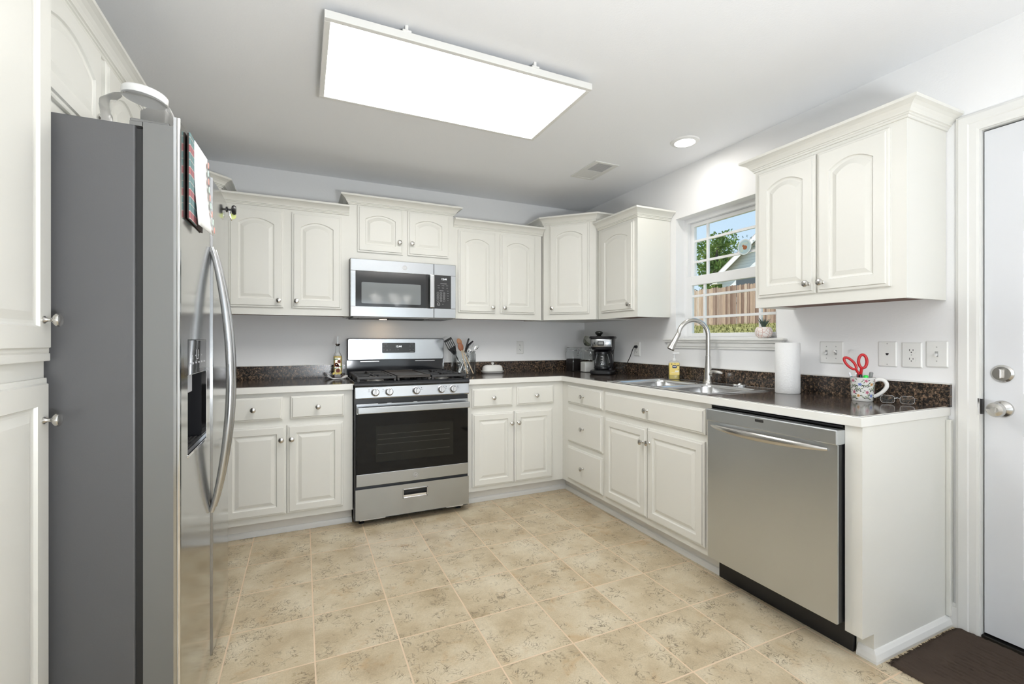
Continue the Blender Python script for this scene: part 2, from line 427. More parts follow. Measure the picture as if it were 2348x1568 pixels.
# ---------------- window ----------------
wt = thing('window_1', 'single hung window', 'w', (0, 0, 0)); del wt['category']; wt['kind'] = 'structure'
VIN = mat('window_vinyl', (.84, .845, .85), .35)
m = MB(); g = .04
m.box(.085, .15, WY1-.03, WY1, WZ0, WZ1).box(.085, .15, WY0, WY0+.03, WZ0, WZ1).box(.085, .15, WY0+.03, WY1-.03, WZ1-.03, WZ1).box(.085, .15, WY0+.03, WY1-.03, WZ0-.02, WZ0+.012)
m.build('window_frame', VIN, wt)
def sash(x, y0, y1, z0, z1, st, rb, rt, name, muz, muy):
    s = MB(); s.box(x-.014, x+.014, y0, y0+st, z0, z1, .003).box(x-.014, x+.014, y1-st, y1, z0, z1, .003)
    s.box(x-.014, x+.014, y0+st-.001, y1-st+.001, z0, z0+rb, .003).box(x-.014, x+.014, y0+st-.001, y1-st+.001, z1-rt, z1, .003)
    o = s.build(name, VIN, wt)
    MB().box(x-.003, x+.003, y0+st, y1-st, z0+rb, z1-rt).build('pane', PANE, o)
    q = MB()
    for z in muz: q.box(x-.008, x+.008, y0+st, y1-st, z-.008, z+.008)
    for y in muy: q.box(x-.0075, x+.0075, y-.008, y+.008, z0+rb, z1-rt)
    q.build('muntin_grid', VIN, o)
sash(.128, WY0+.03, WY1-.03, 1.625, WZ1-.03, .032, .032, .028, 'upper_sash', (1.762, 1.913), (-1.366, -1.797))
sash(.098, WY0+.03, WY1-.03, WZ0+.012, 1.655, .038, .026, .066, 'lower_sash', (1.357, 1.511), (-1.366, -1.797))
s = MB(); s.box(-.034, .086, -2.035, -1.085, 1.190, 1.206, .006, 3); s.build('window_sill', TRIM, wt)
s = MB(); s.box(-.026, 0, -2.02, -1.10, 1.178, 1.190, .003).box(-.016, 0, -2.00, -1.12, 1.150, 1.178, .002).box(-.012, 0, -1.99, -1.13, 1.136, 1.150, .003); s.build('apron', TRIM, wt)
# round sticker on the upper pane
cl = thing('window_sticker', 'round picture sticker with a ring of small letters stuck on the upper window pane', 'sticker', (.112, -1.672, 1.795))
ST1 = mat('sticker_pale_blue', (.42, .58, .62), .5); ST2 = mat('sticker_rust', (.36, .13, .05), .5); ST3 = mat('sticker_ring', (.66, .74, .76), .5); ST4 = mat('sticker_letters', (.10, .19, .22), .5); ST5 = mat('sticker_sage', (.5, .62, .58), .5)
RX = Matrix.Rotation(-PI/2, 4, 'Y')
MB().lathe([(0, 0), (.043, 0), (.043, .0008), (0, .0008)], 32, RX).build('picture_disc', ST1, cl)
MB().lathe([(.043, 0), (.050, 0), (.050, .0016), (.043, .0016), (.043, 0)], 32, RX).build('rim', ST3, cl)
q = MB(); q.sphere((-.0014, -.004, -.004), .016, 14, None, (.06, 1, .85)).sphere((-.0016, .008, .008), .009, 12, None, (.06, 1, .8)); q.build('brown_figure', ST2, cl)
MB().box(-.0018, -.0006, -.024, .022, .016, .030).box(-.0018, -.0006, .010, .030, -.03, .004).build('landscape_patch', ST5, cl)
q = MB()
VIEW = Matrix(((0, 0, -1, 0), (-1, 0, 0, 0), (0, 1, 0, 0), (0, 0, 0, 1)))   # text plane facing -X (reads from inside)
for i, ch in enumerate('ARKANS'):
    a = math.radians(128-i*27); 
    addtext(q, ch, .022, T(0, -.068*math.cos(a), .068*math.sin(a)) @ VIEW @ Matrix.Rotation(a-PI/2, 4, 'Z'))
q.build('letters', ST4, cl)

# ---------------- entry door ----------------
dt = thing('door_1', 'white six panel entry door', 'w', (0, DY1, 0)); del dt['category']; dt['kind'] = 'structure'
# local: x world offset, y from DY1 toward camera negative
def panel_slab():
    mb = MB(); x = .012; y0, y1 = -.858, -.004
    ys = [y0, y0+.108, -.481, -.381, y1-.108, y1]; zs = [.022, .281, .829, .989, 1.610, 1.739, 1.915, 2.030]
    t = bmesh.new()
    for i in range(5):
        for j in range(7):
            a, b, c, d = ys[i], ys[i+1], zs[j], zs[j+1]
            if i in (1, 3) and j in (1, 3, 5):
                lp = []
                for dd, dx in ((0, 0), (.012, .007), (.022, .007), (.045, .001)):
                    lp.append([t.verts.new((x+dx, yy, zz)) for yy, zz in ((a+dd, c+dd), (b-dd, c+dd), (b-dd, d-dd), (a+dd, d-dd))])
                for p, q in zip(lp, lp[1:]):
                    for k in range(4): t.faces.new((p[k], p[(k+1) % 4], q[(k+1) % 4], q[k]))
                t.faces.new(lp[-1])
            else: t.faces.new([t.verts.new((x, yy, zz)) for yy, zz in ((a, c), (b, c), (b, d), (a, d))])
    bmesh.ops.recalc_face_normals(t, faces=t.faces[:]); mb._add(t)
    mb.box(x+.009, x+.044, y0, y1, .022, 2.030).box(x, x+.01, y1-.0005, y1, .022, 2.03)
    return mb
lf = panel_slab().build('door_leaf', DOORW, dt)
k = MB(); RY = Matrix.Rotation(-PI/2, 4, 'Y')
k.lathe([(0, 0), (.033, 0), (.033, .003), (.030, .008), (.018, .014), (.0125, .02), (.0125, .034), (.020, .040), (.0275, .050), (.0285, .060), (.024, .068), (.012, .071), (.012, .0695), (0, .0695)], 28, T(.012, -.057, .925) @ RY)
k.box(-.062, -.057, -.0595, -.0545, .917, .933); k.build('door_knob', NICKEL, dt)
k = MB(); k.lathe([(0, 0), (.034, 0), (.034, .004), (.029, .009), (.027, .011), (0, .012)], 28, T(.012, -.057, 1.063) @ RY).box(-.016, 0, -.061, -.053, 1.045, 1.081, .003).build('deadbolt', NICKEL, dt)
c = MB()
CAS = [(0, 0), (.012, 0), (.014, .008), (.014, .030), (.018, .034), (.018, .062), (.014, .068), (.012, .072), (0, .072)]
c.sweep([(.003, 0), (.003, 2.040), (-.865, 2.040), (-.865, 0)], [(u, o) for o, u in CAS], M=Matrix(((0, 0, -1, 0), (1, 0, 0, 0), (0, 1, 0, 0), (0, 0, 0, 1))))
c.build('casing', TRIM, dt)
j = MB(); j.box(0, .15, .0, .02, 0, 2.037).box(0, .15, -.882, -.862, 0, 2.037).box(0, .15, -.882, .02, 2.037, 2.057); j.build('jamb', TRIM, dt)
MB().box(.058, .07, -.862, 0, 0, 2.037).build('weatherstrip', BLACKM, dt)
MB().box(-.004, .15, -.862, 0, 0, .014, .002).build('threshold', mat('threshold_bronze', (.03, .027, .025), .35, .6), dt)
MB().box(-.0135, .006, .0005, .0075, .895, .962, .001).build('strike_plate', CHROME, dt)
MB().box(-.004, .01, -.0035, .0004, .898, .958).build('latch', BLACK, dt)
MB().box(.15, .16, -.9, .04, 0, 2.06).build('outer_skin', DOORW, dt)
# ---------------- wall cabinets ----------------
R_ = -PI/2
upper_cab('cream wall cabinet with two arched doors between the refrigerator and the microwave', (-2.944, 0), 0, .765, 1.363, 2.087,
          [(.034, .350, 1.411, 2.057, 'r'), (.400, .716, 1.411, 2.057, 'l')], crown_path=[(0, -.305), (.765, -.305)])
upper_cab('short cream wall cabinet with two small arched doors directly above the microwave', (-2.179, 0), 0, .767, 1.768, 2.170,
          [(.055, .377, 1.824, 2.156, 'r'), (.412, .727, 1.824, 2.156, 'l')], kz=.085, arch=.03)
upper_cab('cream wall cabinet with two arched doors between microwave and diagonal corner cabinet', (-1.412, 0), 0, .775, 1.363, 2.087,
          [(.036, .347, 1.411, 2.057, 'r'), (.393, .707, 1.411, 2.057, 'l')], crown_path=[(0, -.305), (.784, -.305)])
upper_cab('narrow cream wall cabinet with a single arched door left of the window', (0, -.66), R_, .475, 1.363, 2.087,
          [(.050, .440, 1.411, 2.057, 'r')], crown_path=[(0, -.305), (.475, -.305), (.475, -.002)])
upper_cab('large cream wall cabinet with two arched doors between window and entry door', (0, -2.068), R_, .665, 1.363, 2.087,
          [(.022, .317, 1.413, 2.057, 'r'), (.325, .612, 1.413, 2.057, 'l')])
upper_cab('short deep cream cabinet with arched doors above the refrigerator', (XL, -2.262), PI/2, .93, 1.80, 2.170,
          [(.025, .497, 1.855, 2.154, 'r'), (.547, .902, 1.855, 2.154, 'l')], D=.465, kz=.075, arch=.055, crown_path=[(0, -.465), (.93, -.465), (.93, -.002)])
def diag_cab(label, poly, A, Bp, rz, crown, dz):
    t = thing('corner_wall_cabinet', label, 'cabinet', (A[0], A[1], 1.363)); ox, oy = A
    P = [(x-ox, y-oy) for x, y in poly]
    MB().prism(P, 0, .807).build('cabinet_body', CAB, t)
    Wd = (Vector(Bp)-Vector(A)).length; o = door_mb(.335, .745, .035).build('door', CAB, t)
    off = (Wd-.335)/2; d = (Vector(Bp)-Vector(A)).normalized()
    n = Vector((d.y, -d.x))*.0005
    o.location = (d.x*off+n.x, d.y*off+n.y, .048); o.rotation_euler = (0, 0, rz)
    knob_mb(.028, -.019, .05).build('knob', NICKEL, o)
    MB().sweep([(x-ox, y-oy) for x, y in crown], CROWN, z=.795).build('crown_moulding', CAB, t)
    return t
A, Bp = (-.624, -.325), (-.318, -.642)
diag_cab('tall cream diagonal corner wall cabinet with one arched door above the coffee maker', [(-.624, -.002), A, Bp, (-.002, -.642), (-.002, -.002)], A, Bp, math.atan2(Bp[1]-A[1], Bp[0]-A[0]), [(-.624, -.002), A, Bp, (-.002, -.642)], 0)
A2, B2 = (-3.255, -.63), (-2.9455, -.325)
diag_cab('tall cream diagonal corner cabinet of which only the crown shows past the refrigerator', [(XL+.002, -.002), (XL+.002, -.63), A2, B2, (-2.9455, -.002)], A2, B2, math.atan2(B2[1]-A2[1], B2[0]-A2[0]), [(XL+.002, -.63), A2, B2, (-2.9455, -.002)], 0)
# ---------------- tall pantry ----------------
pt = thing('pantry_cabinet', 'tall cream pantry cabinet at the left edge, nearest the camera beside the refrigerator', 'cabinet', (XL, -2.872, 0), PI/2)
MB().box(0, .609, -.528, -.002, .1, 2.170).build('cabinet_body', CAB, pt)
MB().box(0, .609, -.47, -.45, 0, .1).build('toe_kick', TOE, pt)
MB().box(0, .609, -.5405, -.528, 1.144, 1.163, .002).build('rail_moulding', CAB, pt)
door(pt, .012, .607, 1.163, 2.130, -.528, .05, (.560, 1.241), stile=.062)
door(pt, .012, .604, .137, 1.104, -.525, 0, (.566, 1.007), stile=.062)
MB().sweep([(.0, -.528), (.609, -.528), (.609, -.47)], CROWN, z=2.158).build('crown_moulding', CAB, pt)
# ---------------- base cabinets ----------------
def base2(label, loc, rz, W_, items, D=.61, tx=(0, 0)):
    t = thing('base_cabinet', label, 'cabinet', (loc[0], loc[1], 0), rz); b = MB()
    b.box(0, W_, -D, -D+.018, .1, .875).box(0, .018, -D+.018, -.002, .1, .875).box(W_-.018, W_, -D+.018, -.002, .1, .875)
    b.box(.018, W_-.018, -D+.018, -.002, .1, .118).box(.018, W_-.018, -.01, -.002, .118, .875); b.build('cabinet_body', CAB, t)
    MB().box(tx[0], W_+tx[1], -.545, -.53, .0, .1).build('toe_kick', TOE, t)
    for kind, a, c, e, f, kn in items:
        kk = ((c-.026) if kn == 'r' else (a+.026), f-.085) if kind == 'door' else ((a+c)/2, (e+f)/2)
        door(t, a, c, e, f, -D, 0, kk, name=kind, stile=.05)
    return t
base2('cream base cabinet with two drawers over two doors, between refrigerator and range', (XL, 0), 0, 1.386,
      [('drawer', .670, .982, .711, .852, 0), ('drawer', 1.025, 1.335, .711, .852, 0), ('door', .670, 1.001, .137, .677, 'r'), ('door', 1.0055, 1.329, .137, .677, 'l')])
base2('cream base cabinet with two drawers over two doors, right of the range', (-1.409, 0), 0, .799,
      [('drawer', .038, .358, .706, .844, 0), ('drawer', .394, .709, .706, .844, 0), ('door', .040, .369, .132, .664, 'r'), ('door', .3735, .698, .132, .664, 'l')], tx=(0, .064))
base2('cream base cabinet with three stacked drawers in the corner left of the sink cabinet', (0, -.6105), R_, .554,
      [('drawer', .095, .540, .716, .850, 0), ('drawer', .095, .540, .422, .674, 0), ('drawer', .095, .540, .135, .387, 0)], tx=(-.0655, 0))
base2('cream sink base cabinet with one wide false drawer over two doors', (0, -1.165), R_, .893,
      [('drawer', .016, .862, .712, .845, 0), ('door', .018, .429, .137, .672, 'r'), ('door', .4335, .858, .137, .676, 'l')])
ep = MB()
ep.box(-.618, -.002, -2.741, -2.682, .1, .8765).box(-.545, -.002, -2.741, -2.682, 0, .1)
tag(base(ep.build('end_panel', CAB), (-.31, -2.71, 0)), 'plain cream panel closing the counter run at the dishwasher, beside the entry door', 'cabinet panel')
# ---------------- countertops ----------------
def counter(name, label, tops, bands, splash, caulk, loc):
    t = thing(name, label, 'countertop', loc); ox, oy, oz = loc
    M = T(-ox, -oy, -oz)
    b = MB()
    for x0, x1, y0, y1 in tops: b.box(x0, x1, y0, y1, .8775, .914, M=M)
    b.build('worktop', GRAN, t)
    b = MB()
    for pth in bands: b.sweep(pth, [(-.011, -.038), (0, -.038), (.002, -.036), (.002, -.004), (-.001, .0003), (-.011, .0005)], M=T(-ox, -oy, .914-oz))
    b.build('edge_band', EDGE, t)
    b = MB()
    for x0, x1, y0, y1 in splash: b.box(x0, x1, y0, y1, .914, 1.008, M=M)
    b.build('backsplash', GRANB, t)
    b = MB()
    for x0, x1, y0, y1 in caulk: b.box(x0, x1, y0, y1, 1.008, 1.0125, .001, M=M)
    b.build('caulk_line', TRIM, t)
    return t
counter('countertop', 'short dark speckled laminate countertop with white edge, left of the range', [(XL+.001, -2.183, -.634, -.001)], [[(XL+.001, -.634), (-2.183, -.634)]],
        [(XL+.001, -2.183, -.02, -.001)], [(XL+.001, -2.183, -.021, -.001)], (-2.8, -.3, .914))
SX0, SX1, SY0, SY1 = -.592, -.052, -2.012, -1.186
counter('countertop', 'long L-shaped dark speckled laminate countertop with white edge around the sink', [(-1.409, -.634, -.634, -.001), (-.634, -.001, SY1-.0, -.001),
        (-.634, SX0, SY0, SY1), (SX1, -.001, SY0, SY1), (-.634, -.001, -2.745, SY0)],
        [[(-1.409, -.634), (-.634, -.634), (-.634, -2.745), (-.001, -2.745)]],
        [(-1.409, -.001, -.02, -.001), (-.02, -.001, -2.752, -.02)], [(-1.409, -.001, -.021, -.001), (-.021, -.001, -2.752, -.021)], (-.3, -.3, .914))
# ---------------- sink ----------------
sk = thing('sink', 'double bowl stainless steel drop-in sink below the window', 'sink', (-.32, -1.6, .914))
M = T(.32, 1.6, -.914)
b = MB(); cells = [(-.600, -.155, -1.600, -1.178), (-.600, -.155, -2.020, -1.600)]
bowls = [(-.566, -.170, -1.583, -1.215), (-.566, -.170, -1.985, -1.617)]
for (a0, a1, c0, c1), (p0, p1, q0, q1) in zip(cells, bowls):
    def rl(x0, x1, y0, y1, r, z): return [(x, y, z) for x, y in rrect(x0, x1, y0, y1, r, 6)]
    b.loops([rl(a0, a1, c0, c1, .0004, .9185), rl(p0-.006, p1+.006, q0-.006, q1+.006, .062, .9185), rl(p0, p1, q0, q1, .058, .9150), rl(p0+.004, p1-.004, q0+.004, q1-.004, .056, .90),
             rl(p0+.014, p1-.014, q0+.014, q1-.014, .052, .765), rl(p0+.04, p1-.04, q0+.04, q1-.04, .04, .742)], M, smooth=True)
b.box(-.155, -.045, -2.020, -1.178, .9145, .9185, M=M)
b.build('basin', SINKM, sk, sharp=.9)
b = MB(); b.sweep([(-.600, -1.178), (-.600, -2.020), (-.045, -2.020), (-.045, -1.178), (-.600, -1.178)], [(-.006, 0), (.002, 0), (.002, .002), (0, .0055), (-.004, .0055), (-.006, .004)], M=T(.32, 1.6, 0))
b.build('rim', SINKM, sk)
for y in (-1.4, -1.8): MB().lathe([(0, 0), (.02, .002), (.04, .003), (.045, 0)], 24, T(-.05, y+1.6, .7425-.914)).build('drain', CHROME, sk)
for y in (-1.53, -1.70): MB().lathe([(0, 0), (.009, 0), (.009, .003), (.004, .006), (0, .006)], 12, T(.32-.12, y+1.6, .0045)).build('clip', BLACK, sk)
st = thing('sink_strainer', 'round metal sink stopper lying on the rim behind the right bowl', 'sink stopper', (-.088, -1.80, .9195))
MB().lathe([(0, .004), (.012, .004), (.030, .002), (.038, 0), (.041, 0), (.041, .008), (.038, .011), (.034, .009), (.012, .0075), (0, .008)], 28).build('rim', CHROME, st)
MB().lathe([(0, .008), (.010, .008), (.012, .014), (.007, .017), (0, .017)], 16).build('knob', CHROME, st)
# ---------------- faucet ----------------
fc = thing('faucet', 'brushed nickel gooseneck kitchen faucet with pull-down spray head', 'faucet', (-.095, -1.568, .9185))
MB().lathe([(0, 0), (.031, 0), (.031, .004), (.0275, .010), (.0255, .03), (.0235, .07), (.0195, .11), (.0168, .15), (.0162, .175), (.0142, .177), (.0142, .18), (0, .18)], 28).build('body', NICKEL, fc)
dirv = Vector((-.93, .36, 0)).normalized(); Rr = .098; pts = [Vector((0, 0, .175)), Vector((0, 0, .225)), Vector((0, 0, .275))]; zc = .305
for i in range(19):
    a = math.radians(180-(i*172/18)); pts.append(dirv*(Rr+Rr*math.cos(a))+Vector((0, 0, zc+Rr*math.sin(a)*1.02)))
MB().tube(pts, .0142, 16, up=(0, 1, 0)).build('spout', NICKEL, fc)
p = pts[-1]; dd = (pts[-1]-pts[-2]).normalized(); dd = (dd+dirv*.30).normalized()
Q = Matrix.Translation(p) @ dd.to_track_quat('Z', 'Y').to_matrix().to_4x4()
hd = MB().lathe([(.0142, -.004), (.0155, 0), (.0158, .03), (.0180, .06), (.0215, .095), (.0240, .112), (.0235, .115), (0, .113)], 24, Q).build('spray_head', NICKEL, fc)
MB().box(.0135, .0175, -.004, .004, .045, .075, .0015, M=Q @ Matrix.Rotation(math.radians(200), 4, 'Z')).build('spray_button', BLACK, hd)
hp = MB(); hd2 = Vector((.12, -1, .0)).normalized()
hp.cyl((0, 0, .058), hd2*.040+Vector((0, 0, .058)), .0175, .0165, 20)
hp.tube([hd2*.008+Vector((0, 0, .070)), hd2*.03+Vector((0, 0, .074)), hd2*.060+Vector((0, 0, .074)), hd2*.088+Vector((0, 0, .071)), hd2*.104+Vector((0, 0, .067))], [.010, .015, .0155, .012, .005], 16, flat=.75).build('lever_handle', NICKEL, fc)
# ---------------- dishwasher ----------------
dw = thing('dishwasher', 'stainless steel dishwasher under the counter, right of the sink cabinet', 'dishwasher', (0, -2.0600, 0), R_)
b = MB(); b.box(0, .618, -.575, -.02, .11, .868).box(0, .618, -.560, -.545, 0, .11).box(.0, .618, -.600, -.575, .118, .135).box(.612, .618, -.612, -.575, .118, .868).box(0, .006, -.612, -.575, .118, .868).box(0, .618, -.612, -.575, .861, .868)
b.build('tub_body', BLACK, dw)
b = MB(); rplate(b, .016, .619, .128, .801, -.652, -.658, .004); b.build('door_skin', STEELD, dw)
MB().box(.019, .616, -.6515, -.60, .128, .80).build('door_liner', BLACK, dw)
b = MB(); b.box(.012, .6215, -.6675, -.615, .8005, .857, .004, 2); b.build('control_strip', STEELD, dw)
MB().box(.282, .323, -.6685, -.666, .836, .848, .0015).build('display_window', BLACKM, dw)
b = MB()
for i in range(22): b.box(.10+i*.019, .112+i*.019, -.640, -.625, .8572, .8585)
b.build('hidden_buttons', mat('button_grey', (.10, .10, .10), .5), dw)
pts = []; n = 22; rr = []
for i in range(n+1):
    u = i/n; pts.append((.040+u*.545, -.663-.047*math.sin(PI*u)**.75, .778)); rr.append(.0172*(.16+.84*math.sin(PI*max(.012, min(.988, u)))**.5))
MB().tube(pts, rr, 14, flat=.55, up=(0, 1, 0)).build('handle', NICKEL, dw)
# ---------------- range ----------------
RX0, RW = -2.178, .762
rg = thing('gas_range', 'freestanding stainless steel gas range with black cooktop and oven door', 'range', (RX0, 0, 0))
b = MB(); b.box(.0, RW, -.655, -.01, .035, .885); b.build('body', BLACK, rg)
for x, y in ((.05, -.60), (.71, -.60), (.05, -.08), (.71, -.08)): MB().lathe([(0, 0), (.018, 0), (.018, .008), (.008, .012), (.008, .034), (0, .034)], 14, T(x, y, 0)).build('foot', BLACKM, rg)
# control panel
b = MB()
def xprism(mb, pyz, x0, x1, bev=0):      # profile in (y,z) extruded along x
    mb.prism([(y, z) for y, z in pyz], x0, x1, M=Matrix(((0, 0, 1, 0), (1, 0, 0, 0), (0, 1, 0, 0), (0, 0, 0, 1))), bev=bev)
xprism(b, [(-.655, .814), (-.686, .818), (-.692, .826), (-.680, .895), (-.655, .897)], .002, RW-.002, .0015)
cp = b.build('control_panel', STEEL, rg)
KN = [.125, .213, .390, .561, .644]
for kx in KN:
    Mk = T(kx, -.6855, .858) @ Matrix.Rotation(math.radians(80), 4, 'X')
    k = MB().lathe([(0, 0), (.0265, 0), (.0265, .004), (.0225, .006), (.0215, .024), (.0185, .028), (0, .028)], 28, Mk)
    k.box(-.0055, .0055, -.0215, .0215, .026, .034, .002, M=Mk @ Matrix.Rotation(math.radians(-6), 4, 'Z'))
    k = k.build('control_knob', STEELV, rg)
    MB().box(-.0012, .0012, .010, .020, .0341, .0345, M=Mk @ Matrix.Rotation(math.radians(-6), 4, 'Z')).build('pointer_mark', BLACK, k)
b = MB()
for kx in KN:
    for dx in (-.038,) if kx < .3 else (.036,):
        Mk = T(kx+dx, -.6865, .872) @ Matrix.Rotation(math.radians(80), 4, 'X'); b.box(-.002, .002, .002, .006, 0, .0006, M=Mk).box(-.006, .006, -.008, -.0068, 0, .0006, M=Mk)
b.build('knob_markings', BLACK, cp)
# cooktop
b = MB()
xprism(b, [(-.655, .880), (-.690, .897), (-.694, .905), (-.692, .916), (-.684, .926), (-.668, .930), (-.650, .917), (-.085, .917), (-.070, .927), (-.055, .927), (-.055, .88)], 0, RW, 0)
b.box(-.004, .012, -.685, -.06, .905, .929, .003).box(RW-.012, RW+.004, -.685, -.06, .905, .929, .003)
b.build('cooktop', GLOSSB, rg)
for x, y, r in ((.15, -.52, .05), (.15, -.24, .038), (.61, -.52, .045), (.61, -.24, .042), (.38, -.38, .03)):
    o = MB().lathe([(0, 0), (r*1.15, 0), (r*1.1, .008), (r*.9, .012), (r*.9, .018), (0, .018)], 24, T(x, y, .917)).build('burner', mat('burner_aluminium', (.35, .34, .33), .4, .9), rg)
    MB().lathe([(0, .018), (r*.8, .018), (r*.82, .023), (r*.7, .026), (0, .026)], 24, T(x, y, .917)).build('burner_cap', IRON, o)
def grate(x0, x1, mid):
    b = MB(); zt = .958; y0, y1 = -.665, -.10
    for y in (y0, y1): b.box(x0, x1, y-.006, y+.010, zt-.016, zt, .003)
    for x in (x0, x1-.014): b.box(x, x+.014, y0, y1, zt-.016, zt, .003)
    for x in (x0, x1-.016): 
        for y in (y0-.004, y1-.012, (y0+y1)/2): b.box(x, x+.016, y, y+.020, .918, zt-.010, .002)
    cx = (x0+x1)/2
    b.box(x0, x1, (y0+y1)/2-.006, (y0+y1)/2+.006, zt-.013, zt, .002)
    for cy in (-.52, -.24):
        b.box(cx-.005, cx+.005, cy+.03, cy+.135, zt-.012, zt, .002).box(cx-.005, cx+.005, cy-.135, cy-.03, zt-.012, zt, .002)
        b.box(x0+.008, cx-.03, cy-.005, cy+.005, zt-.012, zt, .002).box(cx+.03, x1-.008, cy-.005, cy+.005, zt-.012, zt, .002)
    for k in range(12): b.box(x0-.001, x0+.015, y0+.05+k*.04, y0+.058+k*.04, zt-.004, zt+.0025)
    return b.build('grate', IRON, rg)
grate(.016, .262, 0); grate(.500, .746, 0)
b = MB(); b.box(.268, .494, -.665, -.10, .944, .956, .003)
for x in (.268, .486): b.box(x, x+.008, -.665, -.10, .956, .962, .002)
for y in (-.665, -.108): b.box(.268, .494, y, y+.008, .956, .962, .002)
for x in (.272, .478):
    for y in (-.66, -.12): b.box(x, x+.012, y, y+.012, .918, .946)
b.build('griddle', mat('griddle_iron', (.045, .038, .033), .38), rg)
# back guard
b = MB(); rplate(b, .008, .754, 1.040, 1.207, -.01, -.073, .010); 
bgd = b.build('backguard_frame', BLACKM, rg)
b = MB(); b.box(0.004, .758, -.072, -.01, .925, 1.040); b.build('backguard_riser', GLOSSB, rg)
b = MB(); rplate(b, .0125, .7495, 1.046, 1.2025, -.0732, -.0785, .009); b.build('backguard_panel', STEEL, rg)
b = MB(); b.box(.10, .24, -.076, -.07, 1.028, 1.033, .001).box(.52, .68, -.076, -.07, 1.028, 1.033, .001); b.build('vent_trim', CHROME, rg)
b = MB(); rplate(b, .262, .518, 1.096, 1.174, -.0785, -.081, .006); dsp = b.build('control_display', mat('display_grey', (.035, .036, .036), .2), rg)
q = MB(); F = FRONT
addtext(q, '12:44', .021, T(.388, -.0812, 1.145) @ F); q.build('clock_digits', E_LED, dsp)
q = MB(); GREYINK = mat('grey_print', (.42, .43, .43), .5)
for x, z, w_ in ((.285, 1.165, .03), (.492, 1.165, .026), (.493, 1.105, .028)): q.box(x-w_/2, x+w_/2, -.0814, -.081, z-.0012, z+.0012)
for x, s_ in ((.276, 'Bake'), (.300, 'Broil')): addtext(q, s_, .0058, T(x, -.0812, 1.148) @ F)
for x, s_ in ((.276, 'Warm'), (.299, 'Self\nClean'), (.323, 'Start'), (.345, '-'), (.363, '+'), (.383, 'Off')): addtext(q, s_, .0058, T(x, -.0812, 1.119) @ F)
for x, z, s_ in ((.478, 1.148, 'Clock'), (.503, 1.148, 'Timer'), (.478, 1.121, 'Oven'), (.503, 1.121, 'Lock')): addtext(q, s_, .0058, T(x, -.0812, z) @ F)
q.build('printed_legends', GREYINK, dsp)
# oven door
od = MB().box(.010, .752, -.686, -.6602, .263, .787).build('oven_door', BLACK, rg)
MB().box(.009, .753, -.69, -.6603, .722, .788, .002).build('upper_trim', STEEL, od); MB().box(.009, .753, -.69, -.6603, .262, .339, .002).build('lower_trim', STEEL, od)
b = MB(); b.box(.0095, .7525, -.6885, -.686, .3385, .7225); b.build('door_glass', GLASSB, od)
# oven window: frame plates in front of a dark cavity, seen through glass
WINM = mat('oven_window', (.012, .012, .010), .05, spec=.28)
b = MB(); rplate(b, .128, .645, .408, .640, -.6885, -.6888, .006); wn_ = b.build('oven_window', WINM, od)
b = MB()
for z, x1 in ((.585, .62), (.553, .62), (.520, .62), (.462, .62)): b.box(.138, x1, -.6892, -.6889, z, z+.0012)
b.build('oven_rack', mat('rack_wire', (.10, .10, .09), .35, .5), od)
b = MB()
for x0, x1 in ((.142, .200), (.228, .370), (.396, .538), (.570, .622)): b.box(x0, x1, -.6915, -.6885, .7845, .7895)
b.build('vent_slot', BLACKM, od)
b = MB(); b.box(.012, .750, -.742, -.731, .730, .772, .005, 3).box(.012, .045, -.733, -.688, .738, .764, .003).box(.717, .750, -.733, -.688, .738, .764, .003)
b.build('door_handle', STEEL, od)
LOGO = mat('badge_grey', (.36, .36, .36), .3, .8)
def logo(par, x, y, z, r, name='maker_badge'):
    q = MB(); q.lathe([(0, 0), (r, 0), (r, .0015), (0, .0018)], 28, T(x, y, z) @ Matrix.Rotation(PI/2, 4, 'X')); d = q.build(name, LOGO, par)
    q = MB(); q.lathe([(r*.84, 0), (r*.92, 0), (r*.92, .0006), (r*.84, .0006), (r*.84, 0)], 28, T(x, y-.0015, z) @ Matrix.Rotation(PI/2, 4, 'X'))
    addtext(q, 'GE', r*1.05, T(x, y-.0019, z) @ F @ Matrix.Shear('XY', 4, (.25, 0)) if False else T(x, y-.0019, z) @ F); q.build('badge_letters', mat('badge_light', (.7, .7, .7), .3, .6), d)
logo(od, .385, -.69, .298, .0175)
# storage drawer
b = MB()
fr = [(.004, .305, .050, .244), (.461, .758, .050, .244), (.305, .461, .050, .156), (.305, .461, .207, .244)]
for x0, x1, z0, z1 in fr: b.box(x0, x1, -.690, -.660, z0, z1)
sd = b.build('storage_drawer', STEEL, rg)
b = MB(); b.box(.305, .461, -.664, -.660, .156, .207); b.build('pull_recess', BLACKM, sd)
b = MB(); xprism(b, [(-.689, .157), (-.689, .172), (-.665, .180), (-.665, .157)], .308, .458); b.build('pull_lip', CHROME, sd)
b = MB(); 
for x0, x1, z0, z1 in ((.300, .466, .207, .213), (.300, .466, .151, .157), (.300, .306, .151, .213), (.460, .466, .151, .213)): b.box(x0, x1, -.694, -.688, z0, z1, .001)
b.build('pull_trim', STEELV, sd)
for x0, x1 in ((.03, .19), (.60, .72)): MB().box(x0, x1, -.682, -.66, .041, .050, .002).build('drawer_glide', TOE, sd)
MB().box(.002, .760, -.660, -.655, .035, .885).build('front_frame', BLACK, rg)

